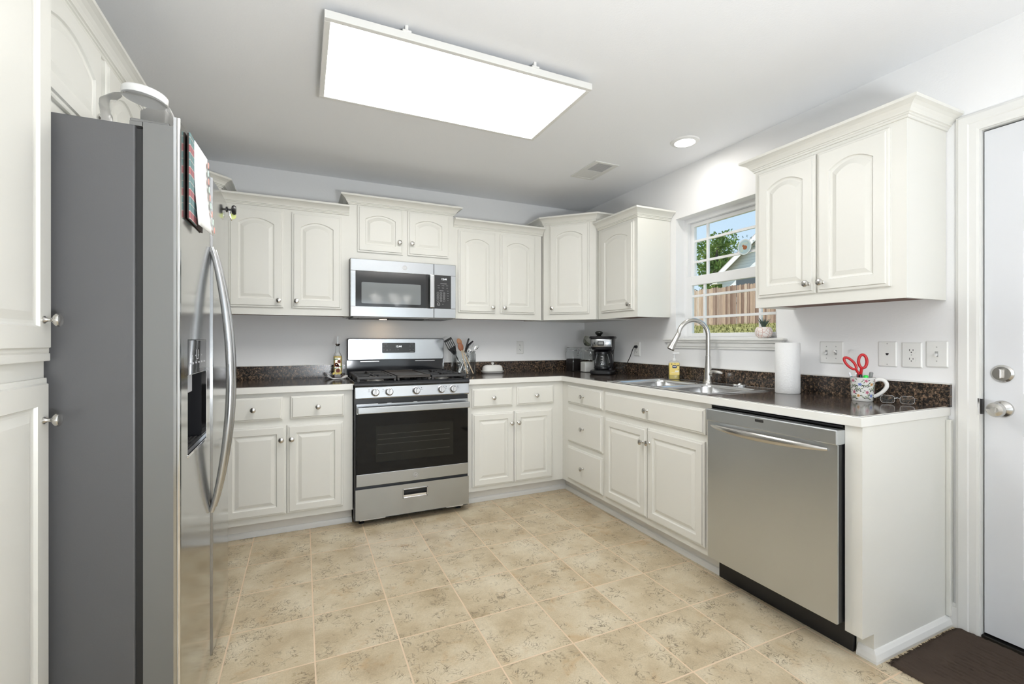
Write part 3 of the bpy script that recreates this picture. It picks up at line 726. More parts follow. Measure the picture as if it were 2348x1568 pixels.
# ---------------- microwave ----------------
mw = thing('microwave', 'stainless steel over-the-range microwave with dark window and keypad', 'microwave', (RX0, 0, 1.357))
z0 = 1.357
Mm = T(0, 0, -z0)
b = MB(); b.box(.001, .762, -.365, -.002, 1.362, 1.766, M=Mm); b.build('case', mat('microwave_case', (.16, .155, .15), .4, .3), mw)
b = MB()      # door frame ring around the window
def mwbox(mb, x0, x1, za, zb, y0=-.400, y1=-.366): mb.box(x0, x1, y0, y1, za, zb, .0018, M=Mm)
mwbox(b, .001, .585, 1.678, 1.760); mwbox(b, .001, .585, 1.360, 1.430); mwbox(b, .001, .034, 1.4302, 1.6778)
mwd = b.build('door', STEEL, mw)
MB().box(.034, .585, -.3975, -.366, 1.430, 1.678, M=Mm).build('door_window', mat('microwave_black', (.022, .023, .024), .06, spec=.6), mwd)
b = MB(); rplate(b, .073, .489, 1.452, 1.600, -.3975, -.3981, .008, Mm); b.build('inner_window', mat('microwave_mesh', (.20, .215, .22), .05, spec=.9), mwd)
b = MB(); b.box(.546, .583, -.440, -.428, 1.431, 1.676, .006, 3, M=Mm); b.box(.550, .579, -.430, -.396, 1.436, 1.462, .002, M=Mm).box(.550, .579, -.430, -.396, 1.645, 1.671, .002, M=Mm); b.build('handle', STEELV, mwd)
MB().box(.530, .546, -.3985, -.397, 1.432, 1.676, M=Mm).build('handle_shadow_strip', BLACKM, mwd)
logo(mwd, .372, -.400, 1.717-z0, .0175)
b = MB(); mwbox(b, .588, .755, 1.678, 1.760); mwbox(b, .588, .755, 1.360, 1.430); mwbox(b, .717, .755, 1.4302, 1.6778); pnl = b.build('control_panel', STEEL, mw)
MB().box(.588, .717, -.3985, -.366, 1.430, 1.678, .001, M=Mm).build('keypad', mat('keypad_black', (.022, .022, .023), .18), pnl)
q = MB()
def Z(z): return z-z0
for r_ in range(4):
    for c_ in range(3):
        s_ = '123456789'[r_*3+c_] if r_ < 3 else ('', '0', '')[c_]
        cx, cz = .617+c_*.0235, 1.545-r_*.0185
        q.lathe([(.0078, 0), (.0085, 0), (.0085, .0003), (.0078, .0003), (.0078, 0)], 14, T(cx, -.3986, Z(cz)) @ F)
        if s_: addtext(q, s_, .011, T(cx, -.3988, Z(cz)) @ F)
for i, s_ in enumerate(('Popcorn', 'Beverage', 'Reheat', 'Potato', 'Defrost', 'Cook')): addtext(q, s_, .0052, T(.624+(i % 3)*.032, -.3988, Z(1.602-(i//3)*.017)) @ F)
for i, s_ in enumerate(('Timer', 'Power', 'Clock', 'Light', 'Vent')): addtext(q, s_, .0052, T(.694, -.3988, Z(1.563-i*.018)) @ F)
q.box(.636, .684, -.399, -.3985, Z(1.6155), Z(1.6175)).box(.628, .660, -.399, -.3985, Z(1.5635), Z(1.5655))
q.lathe([(.010, 0), (.0115, 0), (.0115, .0003), (.010, .0003), (.010, 0)], 18, T(.622, -.3986, Z(1.463)) @ F); addtext(q, 'Start', .0062, T(.622, -.3988, Z(1.463)) @ F); addtext(q, 'Off', .0062, T(.655, -.3988, Z(1.463)) @ F)
q.build('key_legends', mat('key_print', (.55, .56, .56), .4), pnl)
q = MB(); addtext(q, '12:44', .019, T(.664, -.3988, Z(1.650)) @ F); q.build('clock_digits', E_LED, pnl)
b = MB(); b.box(.02, .74, -.385, -.02, 1.352, 1.362, M=Mm); b.build('bottom_plate', mat('microwave_bottom', (.22, .21, .20), .45, .5), mw)
for x0 in (.06, .56): MB().box(x0, x0+.14, -.36, -.22, 1.348, 1.3525, .001, M=Mm).build('grease_filter', mat('filter_mesh', (.18, .18, .18), .5, .7), mw)
b = MB(); b.box(.26, .52, -.375, -.30, 1.342, 1.3525, .002, M=Mm); b.build('vent_louvre', BLACKM, mw)
lp = MB().box(.235, .285, -.16, -.11, 1.3505, 1.3525, M=Mm).build('surface_lamp', E_HOOD, mw)
ll = lamp('cooktop_light', 'SPOT', (RX0+.26, -.125, 1.345), 1.1, (1, .62, .36), spot_size=math.radians(100), spot_blend=.8, shadow_soft_size=.02)

# ---------------- refrigerator ----------------
FX = -2.78
fr_ = thing('refrigerator', 'tall side-by-side stainless steel refrigerator with ice and water dispenser', 'refrigerator', (-3.2, -1.79, 0))
Mf = T(3.2, 1.79, 0)
b = MB(); b.box(XL+.03, -2.872, -2.245, -1.335, .02, 1.752, .004, M=Mf); b.build('cabinet_body', GREYP, fr_)
b = MB(); b.box(-2.872, -2.855, -2.238, -1.342, .03, 1.745, M=Mf); b.build('door_gasket', BLACKM, fr_)
DOORG = mat('fridge_door_side', (.21, .21, .205), .35, .3)
def fdoor(name, y0, y1, hole=None):
    # front skin: gently bowed in plan; built as strips so the dispenser opening can be left out
    t = thing('x', '', ''); COL.objects.unlink(t); bpy.data.objects.remove(t)
    b = MB()
    if hole:
        ha, hb, hz0, hz1 = hole
        for q in ((y0, ha, .045, 1.762), (hb, y1, .045, 1.762), (ha, hb, .045, hz0), (ha, hb, hz1, 1.762)): b.box(-2.855, -2.790, *q, M=Mf)
    else: b.box(-2.855, -2.790, y0, y1, .045, 1.762, .002, M=Mf)
    d = b.build(name, DOORG, fr_)
    b = MB()
    zs = [.045, 1.787]
    def X(y):
        u = (y-(y0+y1)/2)/((y1-y0)/2); return FX+.004*(1-u*u)-.003*max(0, abs(u)-.93)/.07
    ys = [y0+(y1-y0)*i/16 for i in range(17)]
    def strip(ya, yb, za, zb):
        cols = [ya]+[y for y in ys if ya+.001 < y < yb-.001]+[yb]
        t = bmesh.new()
        for a, c in zip(cols, cols[1:]):
            fa, fb = X(a), X(c)
            v = [t.verts.new(p) for p in ((fa, a, za), (fb, c, za), (fb, c, zb), (fa, a, zb), (-2.790, a, za), (-2.790, c, za), (-2.790, c, zb), (-2.790, a, zb))]
            t.faces.new(v[:4]); t.faces.new((v[3], v[2], v[6], v[7])); t.faces.new((v[0], v[4], v[5], v[1]))
            if a == cols[0]: t.faces.new((v[0], v[3], v[7], v[4]))
            if c == cols[-1]: t.faces.new((v[1], v[5], v[6], v[2]))
        bmesh.ops.recalc_face_normals(t, faces=t.faces[:]); b._add(t, Mf)
    if hole:
        ha, hb, hz0, hz1 = hole
        strip(y0, ha, *zs); strip(hb, y1, *zs); strip(ha, hb, .045, hz0); strip(ha, hb, hz1, 1.787)
    else: strip(y0, y1, *zs)
    sk_ = b.build('front_skin', STEELF, d)
    return d
DH = (-2.147, -1.876, .862, 1.196)
fz = fdoor('freezer_door', -2.247, -1.757, DH); fd = fdoor('fridge_door', -1.749, -1.326)
b = MB(); b.box(-2.782, -2.7755, -2.2485, -2.2425, .045, 1.787, .002, M=Mf); b.build('edge_trim', CHROME, fz)
b = MB(); b.box(-2.785, -2.7755, -1.7562, -1.7535, .045, 1.787, M=Mf); b.build('inner_edge_trim', STEELV, fz)
b = MB(); b.box(-2.885, -2.80, -2.24, -2.175, 1.7625, 1.771, .003, M=Mf).box(-2.885, -2.858, -2.24, -2.175, 1.752, 1.7625, M=Mf); b.build('hinge_cover', DOORG, fr_)
# dispenser
DISP = mat('dispenser_gloss', (.02, .02, .022), .05, spec=.7)
b = MB(); b.box(-2.86, -2.777, DH[0], DH[1], 1.090, 1.196, .003, M=Mf); dc = b.build('dispenser_controls', DISP, fz)
b = MB(); ya, yb = DH[0], DH[1]
b.box(-2.8552, -2.852, ya, yb, .862, 1.09, M=Mf).box(-2.852, -2.785, ya, ya+.004, .862, 1.09, M=Mf).box(-2.862, -2.785, yb-.004, yb, .862, 1.09, M=Mf).box(-2.862, -2.785, ya, yb, .862, .870, M=Mf)
b.build('dispenser_recess', BLACK, fz)
b = MB(); b.box(-2.79, -2.7745, yb-.006, yb+.002, .858, 1.09, .001, M=Mf).box(-2.79, -2.7745, ya-.002, yb+.002, .856, .864, .001, M=Mf); b.build('dispenser_rim', CHROME, fz)
b = MB(); b.box(-2.83, -2.79, -2.10, -2.02, 1.035, 1.09, .003, M=Mf); b.build('water_paddle', mat('paddle_grey', (.5, .5, .52), .3, .5), fz)
b = MB(); 
for i in range(6): b.box(-2.855+i*.012, -2.849+i*.012, ya+.01, yb-.01, .870, .873, M=Mf)
b.build('drip_tray', BLACKM, fz)
q = MB(); VF = Matrix(((0, 0, 1, 0), (1, 0, 0, 0), (0, 1, 0, 0), (0, 0, 0, 1)))   # text facing +X
for i, s_ in enumerate(('Lock', 'Light', 'Filter', 'Water', 'Cubed', 'Crushed')): addtext(q, s_, .008, Mf @ T(-2.7768, -2.12+i*.042, 1.125) @ VF)
q.box(-2.777, -2.7766, -2.03, -2.027, 1.135, 1.165, M=Mf).box(-2.777, -2.7766, -2.005, -2.002, 1.135, 1.165, M=Mf).box(-2.777, -2.7766, -2.03, -2.002, 1.135, 1.138, M=Mf)
for i in range(4): q.box(-2.777, -2.7766, -2.09+i*.045, -2.086+i*.045, 1.145, 1.149, M=Mf)
q.build('panel_icons', mat('icon_print', (.5, .5, .52), .4), dc)
# bowed handles
def bow(y, par):
    pts = []; n = 28; za, zb = .578, 1.527
    for i in range(n+1):
        u = i/n; s_ = math.sin(PI*u); pts.append(Mf @ Vector((FX+.004+.058*s_**.8, y, za+(zb-za)*u)))
    MB().tube(pts, [.0105*(.55+.45*math.sin(PI*max(.02, min(.98, i/n)))**.5) for i in range(n+1)], 14, flat=1.25, up=(1, 0, 0)).build('handle', STEELV, par)
bow(-1.786, fz); bow(-1.722, fd)
b = MB(); b.box(-2.86, -2.82, -2.23, -1.35, .0, .045, M=Mf); b.build('kick_grille', BLACKM, fr_)
b = MB(); b.box(-2.80, -2.788, -1.40, -1.345, .0, .04, .003, M=Mf); b.build('leveling_foot_cover', mat('foot_plastic', (.45, .52, .55), .4), fr_)
# ---------------- ceiling fixtures ----------------
lx0, lx1, ly0, ly1 = -2.405, -1.236, -1.925, -1.312
cl_ = thing('ceiling_light', 'large flat rectangular lit panel light on the ceiling', 'ceiling light', ((lx0+lx1)/2, (ly0+ly1)/2, 2.40))
Mc = T(-(lx0+lx1)/2, -(ly0+ly1)/2, -2.40)
b = MB(); fw = .022
for x0, x1, y0, y1 in ((lx0, lx1, ly0, ly0+fw), (lx0, lx1, ly1-fw, ly1), (lx0, lx0+fw, ly0+fw, ly1-fw), (lx1-fw, lx1, ly0+fw, ly1-fw)): b.box(x0, x1, y0, y1, 2.374, 2.404, .002, M=Mc)
b.build('frame', TRIM, cl_)
MB().box(lx0+fw-.001, lx1-fw+.001, ly0+fw-.001, ly1-fw+.001, 2.378, 2.382, M=Mc).build('diffuser', E_PANEL, cl_)
MB().box(lx0+fw, lx1-fw, ly0+fw, ly1-fw, 2.384, 2.402, M=Mc).build('back_box', mat('backing_grey', (.3, .3, .3), .6), cl_)
b = MB()
for x in (lx0+.3, lx1-.3):
    for y in (ly0+.012, ly1-.012): b.box(x-.018, x+.018, y-.014, y+.014, 2.402, 2.412, .003, M=Mc).box(x-.006, x+.006, y-.006, y+.006, 2.40, H, M=Mc)
b.box(lx0+.15, lx1-.15, ly0+.15, ly1-.15, 2.402, H, M=Mc)
b.build('mounting_clip', TRIM, cl_)
dn = thing('recessed_light', 'round lit downlight in the ceiling near the window wall', 'ceiling light', (-.31, -1.583, H))
MB().lathe([(.060, -.0005), (.062, -.010), (.082, -.006), (.087, 0), (.060, 0)], 40).build('trim_ring', WHITEP, dn)
MB().lathe([(0, -.012), (.040, -.011), (.062, -.008), (.062, -.003), (0, -.003)], 32).build('lens', E_CAN, dn)
lamp('downlight_beam', 'AREA', (-.31, -1.583, H-.0125), CAN_E*.9, (1, .97, .92), shape='DISK', size=.12)
vt = thing('air_vent', 'white rectangular air vent in the ceiling by the back corner', 'vent', (-.543, -.94, H))
b = MB(); b.box(-.100, .100, -.163, -.140, -.006, 0, .001).box(-.100, .100, .140, .163, -.006, 0, .001).box(-.100, -.062, -.140, .140, -.006, 0, .001).box(.062, .100, -.140, .140, -.006, 0, .001).box(-.062, .062, -.004, .004, -.006, 0); b.build('frame', PLATE, vt)
MB().box(-.062, .062, .004, .140, -.0045, -.0005).build('closed_half', PLATE, vt)
b = MB()
for i in range(13): b.box(-.061, .061, -.136+i*.0102, -.131+i*.0102, -.005, -.001, M=None)
for i in range(5): b.box(-.05+i*.024, -.047+i*.024, -.138, -.005, -.004, -.002)
b.build('louvre', mat('vent_grey', (.5, .5, .5), .5), vt)
MB().box(-.062, .062, -.140, -.004, -.0008, -.0004).build('duct_opening', BLACKM, vt)
# chandelier over the dining area behind the camera (seen mirrored in the microwave window)
ch = thing('chandelier', 'hanging chandelier with white cone glass shades, seen only as a reflection in the microwave', 'chandelier', (-1.04, -5.5, H))
b = MB(); b.lathe([(0, 0), (.06, 0), (.06, -.015), (.02, -.03), (0, -.03)], 20); b.cyl((0, 0, -.03), (0, 0, -.36), .006); b.lathe([(0, -.30), (.03, -.33), (.035, -.36), (.02, -.42), (.03, -.50), (.012, -.60), (0, -.62)], 20); b.build('stem', CHROME, ch)
SHADE = emis('lit_glass_shade', (1, .97, .92), 2.2)
for k in range(5):
    a = 2*PI*k/5+.3; c, s_ = math.cos(a), math.sin(a)
    MB().tube([(c*.02, s_*.02, -.50), (c*.12, s_*.12, -.60), (c*.24, s_*.24, -.61), (c*.30, s_*.30, -.56)], .007, 8).build('arm', CHROME, ch)
    MB().lathe([(.028, -.565), (.085, -.44), (.087, -.44), (.030, -.57)], 20, T(c*.30, s_*.30, 0)).build('glass_shade', SHADE, ch)
    lamp('chandelier_bulb', 'POINT', (-1.04+c*.30, -5.5+s_*.30, H-.47), CHAND_E, (1, .95, .88), shadow_soft_size=.04)

# ---------------- wall plates ----------------
def plate(label, cat, y, z, w_, name, xw=0, kind='outlet', rz=R_, x=None, h=.114, group=None):
    t = thing(name, label, cat, (xw if x is None else x, y, z), rz)
    b = MB(); W2 = w_/2
    p0 = rrect(-W2, W2, -h/2, h/2, .003, 2); p1 = rrect(-W2+.005, W2-.005, -h/2+.005, h/2-.005, .003, 2)
    b.loops([[(a, -.0005, c) for a, c in p0], [(a, -.003, c) for a, c in p0], [(a, -.006, c) for a, c in p1]], cap0=True); b.build('plate', PLATE, t)
    return t
def socket(t):
    for dz in (-.0195, .0195):
        o = MB(); rplate(o, -.017, .017, dz-.0135, dz+.0135, -.006, -.0072, .011); f_ = o.build('socket', PLATE, t)
        q = MB().box(-.0075, -.0052, -.0075, -.0071, dz-.002, dz+.007).box(.0052, .0075, -.0075, -.0071, dz-.001, dz+.006); q.lathe([(0, 0), (.0025, 0), (.0025, .0004), (0, .0004)], 10, T(0, -.0071, dz-.0075) @ FRONT); q.build('slot', BLACK, f_)
def toggle(t, x, up):
    o = MB().box(x-.0055, x+.0055, -.0072, -.006, -.012, .012, .0005).build('switch_slot', mat('slot_grey', (.35, .35, .34), .5), t)
    Mt = T(x, -.006, 0) @ Matrix.Rotation(math.radians(28 if up else -28), 4, 'X')
    MB().box(-.004, .004, -.018, 0, -.0045, .0045, .0015, M=Mt).build('toggle', PLATE, t)
def screws(t, pts):
    q = MB()
    for x, z in pts: q.lathe([(0, 0), (.0028, 0), (.0022, .0008), (0, .0009)], 10, T(x, -.006, z) @ FRONT)
    q.build('screw', mat('screw_grey', (.45, .45, .44), .4), t)
t = plate('white wall plate with two toggle switches beside the paper towel roll', 'light switch', -2.272, 1.131, .116, 'light_switch'); toggle(t, -.023, True); toggle(t, .023, False); screws(t, [(-.023, .03), (.023, .03), (-.023, -.03), (.023, -.03)])
t = plate('white wall plate with a single small phone jack, left of the duplex outlet', 'phone jack', -2.520, 1.130, .076, 'phone_jack', h=.118)
MB().prism([(-.006, .004), (.006, .004), (.006, -.001), (.002, -.006), (-.002, -.006), (-.006, -.001)], .006, .0066, M=FRONT).build('jack_hole', BLACK, t); screws(t, [(0, .048), (0, -.048)])
t = plate('white duplex electrical outlet between phone jack and right hand light switch', 'outlet', -2.6135, 1.128, .077, 'electrical_outlet'); socket(t); screws(t, [(0, 0)])
t = plate('white single light switch closest to the entry door', 'light switch', -2.7025, 1.134, .077, 'light_switch'); toggle(t, 0, True); screws(t, [(0, .03), (0, -.03)])
t = plate('white outlet on the window wall with the coffee maker cord plugged in', 'outlet', -.768, 1.122, .072, 'electrical_outlet'); socket(t); screws(t, [(0, 0)])
t = plate('white outlet on the back wall above the butter dish', 'outlet', 0, 1.129, .070, 'electrical_outlet', rz=0, x=-.693); socket(t); screws(t, [(0, 0)])

# ---------------- counter items ----------------
CT = .9145
# oil bottle and napkin
nk = MB(); t = bmesh.new(); n = 24
for layer in range(2):
    def nz(u): return .0022+layer*.0026+(.020 if u < 0 else .013)*max(0, (abs(u)-.42)/.58)**1.3*(1+.5*layer)
    g_ = [[t.verts.new(((-1+2*i/n)*.070, -.045+.09*j, nz(-1+2*i/n)*(1 if j == 0 else .8))) for i in range(n+1)] for j in range(2)]
    for i in range(n): t.faces.new((g_[0][i], g_[0][i+1], g_[1][i+1], g_[1][i]))
nk._add(t, Matrix.Rotation(.2, 4, 'Z'), True); o = nk.build('napkin', mat('napkin_paper', (.9, .9, .9), .9)); o.location = (-2.256, -.180, CT+.0005); md = o.modifiers.new('s', 'SOLIDIFY'); md.thickness = .0022; md.offset = 0
tag(o, 'folded white paper napkin lying under the oil bottle', 'napkin')
ob = thing('oil_bottle', 'tall clear glass oil bottle with painted flowers and steel pourer', 'bottle', (-2.246, -.165, CT+.0075))
b = MB(); sq = lambda s_, z, r=.008: [(x, y, z) for x, y in rrect(-s_, s_, -s_, s_, min(r, s_*.98), 4)]
b.loops([sq(.028, 0), sq(.0295, .003), sq(.0295, .145, .010), sq(.027, .160, .012), sq(.018, .180, .014), sq(.0135, .192, .013), sq(.0125, .222, .012), sq(.014, .226, .0135), sq(.014, .231, .0135)], cap0=True, cap1=True, smooth=True)
b.build('bottle_glass', JARG, ob)
MB().loops([sq(.0275, .003), sq(.0275, .028), sq(.0275, .030)], cap0=True).build('dark_liquid', mat('balsamic', (.03, .008, .006), .1), ob)
MB().loops([sq(.0272, .031), sq(.0272, .145, .010), sq(.025, .158, .012)], cap0=True).build('oil_fill', mat('olive_oil', (.42, .30, .07), .15), ob)
def flowers(par, spec, name, msts, front=-.030):
    b = MB()
    for (x, z, r, mi, k) in spec:
        b.mi = mi
        if k == 'd': b.prism([(x+r*math.cos(i*PI/8), z+r*math.sin(i*PI/8)) for i in range(16)], -front, -front+.0005+mi*.0002, M=FRONT)
        elif k == 'p':
            for j in range(9):
                a = j*2*PI/9; b.prism([(x+r*.6*math.cos(a)+r*.42*math.cos(i*PI/4), z+r*.6*math.sin(a)+r*.42*math.sin(i*PI/4)) for i in range(8)], -front, -front+.0004, M=FRONT)
        else:
            for j in range(3): b.prism([(x+r*(j-1)+r*.5*math.cos(i*PI/4)-r*.3*math.sin(i*PI/4), z+r*.25*math.sin(i*PI/4)+r*.5*math.cos(i*PI/4)) for i in range(8)], -front, -front+.0003, M=FRONT)
    return b.build(name, msts, par)
flowers(ob, [(.009, .118, .014, 0, 'p'), (.009, .118, .009, 1, 'd'), (.001, .052, .017, 0, 'p'), (.001, .052, .0105, 1, 'd'), (-.010, .095, .015, 2, 'p'), (.0, .088, .010, 3, 'p'), (-.013, .135, .010, 4, 'l'), (.017, .080, .009, 4, 'l'), (-.018, .07, .007, 4, 'l'), (.004, .148, .010, 5, 'l'), (-.005, .034, .02, 5, 'l'), (-.010, .075, .008, 6, 'l')], 'painted_flowers',
        [mat('petal_orange', (.62, .33, .10), .5), mat('flower_maroon', (.14, .012, .012), .5), mat('petal_rust', (.5, .14, .06), .5), mat('petal_red', (.35, .04, .04), .5), mat('leaf_green', (.06, .16, .03), .5), mat('petal_yellow', (.6, .48, .12), .5), WHITEP], -.0300)
b = MB(); b.lathe([(0, .228), (.010, .228), (.013, .235), (.019, .243), (.017, .247), (.006, .249), (0, .249)], 18); b.cyl((0, 0, .248), (.002, 0, .300), .0042, .0036, 12); b.build('pourer', CHROME, ob)
# utensil jar
uj = thing('utensil_jar', 'clear square glass jar holding cooking utensils, right of the range', 'jar', (-1.296, -.200, CT))
def sq2(s_, z, r=.02): return [(x, y, z) for x, y in rrect(-s_, s_, -s_, s_, r, 5)]
MB().loops([sq2(.078, 0), sq2(.083, .004), sq2(.083, .165), sq2(.079, .177), sq2(.079, .186), sq2(.082, .188), sq2(.082, .192), sq2(.077, .192), sq2(.077, .012), sq2(.070, .010)], cap0=True, cap1=True, smooth=True).build('jar_body', JARG, uj)
WOODL = mat('pale_wood', (.62, .46, .30), .55); WOODD = mat('reddish_wood', (.28, .10, .045), .5); 
JX, JY = -1.296, -.200
def stick(label, cat, name, foot, head, r, m_, parts):
    """foot/head relative to the jar base; parts(mb builder, frame matrix, thing)"""
    p0 = Vector((JX+foot[0], JY+foot[1], CT+foot[2])); p1 = Vector((JX+head[0], JY+head[1], CT+head[2])); d = p1-p0; l = d.length
    t = thing(name, label, cat, p0); t.rotation_mode = 'QUATERNION'
    z = d.normalized(); y = Vector((0, -1, 0)); x = y.cross(z).normalized(); y = z.cross(x)   # local Y looks at the room
    t.rotation_quaternion = Matrix((x, y, z)).transposed().to_quaternion()
    if m_: MB().cyl((0, 0, 0), (0, 0, l), r, r, 10).build('handle', m_, t)
    parts(t, l); return t
def spat(t, l):
    b = MB(); z0_ = l; w0, w1 = .016, .034
    pl = [(-w0, z0_-.01), (w0, z0_-.01), (w1, z0_+.045), (w1*.9, z0_+.10), (-w1, z0_+.088), (-w1, z0_+.045)]
    for x0, x1, za, zb in ((-.034, -.028, .02, .09), (-.019, -.013, .0, .095), (-.004, .002, .0, .098), (.011, .017, .0, .100), (.028, .034, .02, .10)): b.box(x0, x1, -.0015, .0015, l+za, l+zb)
    b.box(-.034, .034, -.0015, .0015, l+.085, l+.104, .001).prism([(-.012, -.04), (.012, -.04), (.034, .025), (-.034, .025)], -.0015, .0015, M=T(0, 0, l) @ FRONT); b.build('slotted_blade', BLACK, t)
stick('black slotted spatula leaning out of the utensil jar toward the range', 'spatula', 'slotted_spatula', (.02, .02, .012), (-.085, .0, .20), .005, BLACK, spat)
def woodsp(sc, m_): 
    def f(t, l): MB().sphere((0, 0, l+.028*sc), .024*sc, 16, None, (1, .3, 1.45)).build('bowl', m_, t)
    return f
stick('wooden spatula-shaped spoon with reddish head standing left in the utensil jar', 'spoon', 'wooden_spoon', (.014, -.060, .012), (-.030, -.045, .20), .0052, WOODL, woodsp(.98, WOODD))
stick('round-headed brown wooden spoon at the top of the utensil jar', 'spoon', 'wooden_spoon', (.065, -.058, .012), (-.030, -.02, .245), .0045, WOODL, woodsp(.85, mat('brown_wood', (.36, .17, .08), .5)))
def grip(l2, r, m_):
    def f(t, l): MB().tube([(0, 0, l), (0, 0, l+l2*.3), (0, 0, l+l2*.9), (0, 0, l+l2)], [r*.7, r, r*1.2, r*.6], 12, flat=.6).build('grip', m_, t)
    return f
stick('utensil with thick black grip pointing up right from the jar', 'utensil', 'cooking_utensil', (-.045, .0, .012), (.022, .01, .205), .004, CHROME, grip(.095, .010, BLACK))
stick('utensil with black handle lying across the rim of the jar', 'utensil', 'cooking_utensil', (.055, .02, .14), (.02, .0, .19), .004, BLACK, lambda t, l: MB().tube([(0, 0, l), (-.045, 0, l+.03), (-.095, 0, l+.035)], [.010, .014, .009], 12, flat=.6).build('grip', BLACK, t))
def fork(t, l):
    b = MB(); b.box(-.010, .010, -.001, .001, l, l+.02, .001)
    for x in (-.009, .009): b.tube([(x*.6, 0, l+.015), (x, 0, l+.03), (x*1.1, 0, l+.075)], .0015, 6)
    b.build('tines', CHROME, t)
stick('two-pronged steel serving fork sticking up from the jar', 'fork', 'serving_fork', (-.03, .03, .012), (.055, .02, .19), .003, CHROME, fork)
stick('steel spoon leaning far right over the rim of the jar', 'spoon', 'steel_spoon', (-.02, -.03, .10), (.095, -.01, .205), .003, CHROME, lambda t, l: MB().sphere((0, 0, l+.022), .014, 14, None, (1, .25, 1.9)).build('bowl', CHROME, t))
def whisk(t, l):
    b = MB()
    for k in range(4):
        a = PI*k/4; c, s_ = math.cos(a), math.sin(a); b.tube([(c*.026*math.sin(PI*i/12), s_*.026*math.sin(PI*i/12), -.075*math.sin(PI*i/24)*1.0) for i in range(25)] if False else [(c*.025*math.sin(2*PI*i/24), s_*.025*math.sin(2*PI*i/24), .045-.045*math.cos(2*PI*i/24)) for i in range(24)], .0013, 6, closed=True)
    b.build('wire_loops', CHROME, t)
stick('steel wire whisk standing head down behind the front glass of the jar', 'whisk', 'wire_whisk', (.006, -.048, .014), (.028, -.02, .20), .003, CHROME, whisk)
stick('black-handled ladle standing in the right of the jar', 'ladle', 'ladle', (.058, -.01, .012), (.03, .02, .19), .005, BLACK, lambda t, l: MB().tube([(0, 0, l-.02), (-.01, 0, l+.02), (-.03, 0, l+.03)], [.012, .013, .008], 10, flat=.5).build('grip', BLACK, t))
stick('steel tongs crossing the middle of the jar', 'tongs', 'steel_tongs', (-.05, -.052, .012), (.03, -.03, .20), .0035, CHROME, lambda t, l: MB().cyl((.006, 0, .0), (-.002, 0, l), .0035, .0035, 8).build('arm', CHROME, t))
# butter dish
bd = thing('butter_dish', 'white ceramic butter dish with knobbed lid on the counter', 'butter dish', (-1.010, -.125, CT))
def el(a, b_, z, n=32): return [(a*math.cos(2*PI*i/n)*(1-.0), b_*math.sin(2*PI*i/n), z) for i in range(n)]
def sel(a, b_, z, p=.72, n=40):
    o = []
    for i in range(n):
        c, s_ = math.cos(2*PI*i/n), math.sin(2*PI*i/n); o.append((a*math.copysign(abs(c)**p, c), b_*math.copysign(abs(s_)**p, s_), z))
    return o
MB().loops([sel(.075, .045, 0), sel(.085, .052, .002), sel(.100, .064, .018), sel(.102, .066, .020), sel(.096, .061, .020), sel(.085, .052, .012)], cap0=True, smooth=True).build('tray', CERAM, bd)
lid = MB().loops([sel(.086, .050, .012), sel(.088, .052, .020), sel(.086, .050, .045), sel(.078, .044, .062), sel(.060, .032, .069), sel(.03, .016, .071)], cap0=True, smooth=True).build('lid', CERAM, bd)
MB().lathe([(0, .070), (.006, .071), (.007, .077), (.014, .085), (.014, .089), (.008, .092), (0, .093)], 18).build('knob', CERAM, lid)
# canisters
def canister(label, x, y, s_, h_, fill, fh, rot=0, lidm=CHROME):
    t = thing('canister', label, 'canister', (x, y, CT), rot)
    q = lambda a, z, r=.012: [(u, v, z) for u, v in rrect(-a, a, -a, a, r, 4)]
    MB().loops([q(s_-.004, 0), q(s_, .004), q(s_, h_-.025), q(s_-.008, h_-.012), q(s_-.008, h_)], cap0=True, cap1=False, smooth=True).build('glass_body', JARG, t)
    if fill: MB().loops([q(s_-.004, .004), q(s_-.004, fh), q(s_-.012, fh+.004)], cap0=True, smooth=False).build('contents', fill, t)
    l_ = MB(); l_.loops([q(s_-.004, h_+.001), q(s_-.001, h_+.004), q(s_-.001, h_+.012), q(s_-.01, h_+.020)], cap0=True, smooth=True).build('glass_lid', JARG, t)
    b = MB(); b.tube([(u, v, h_-.008) for u, v in rrect(-s_+.004, s_-.004, -s_+.004, s_-.004, .014, 4)], .0018, 6, closed=True)
    b.tube([(0, -s_-.003, h_+.012), (0, -s_-.008, h_-.01), (0, -s_-.006, h_-.035)], .0022, 8).tube([(.010*math.cos(a*PI/8), -s_-.005, h_-.045+.010*math.sin(a*PI/8)) for a in range(16)], .002, 6, closed=True).tube([(-.018, -s_, h_-.02), (-.018, -s_-.006, h_+.014), (.018, -s_-.006, h_+.014), (.018, -s_, h_-.02)], .0018, 6)
    b.build('wire_clasp', CHROME, t); return t
canister('clip-lid glass canister of dark coffee beans, leftmost in the corner', -.215, -.150, .056, .195, mat('coffee_grounds', (.016, .012, .011), .45), .108, .10)
canister('clip-lid glass canister half full of white sugar, between dark canister and coffee maker', -.182, -.322, .052, .195, mat('white_sugar', (.80, .79, .76), .9), .085, -.1)
sc = thing('glass_bowl', 'small cut glass bowl tilted on top of the sugar canister', 'bowl', (-.186, -.325, CT+.262), rot=(.1, .85, .2))
MB().lathe([(0, -.030), (.018, -.030), (.034, -.018), (.046, .004), (.052, .026), (.049, .026), (.043, .005), (.032, -.014), (.016, -.026), (0, -.026)], 24).build('cut_glass', thin('cut_glass', (.82, .83, .78), .12, .03, .2), sc)
tj = thing('glass_jar', 'tall clear glass jar with knob lid standing behind the coffee maker', 'jar', (-.0725, -.340, CT))
MB().lathe([(0, 0), (.046, 0), (.048, .004), (.048, .27), (.043, .29), (.041, .300), (0, .300)], 28).build('jar_body', JARG, tj)
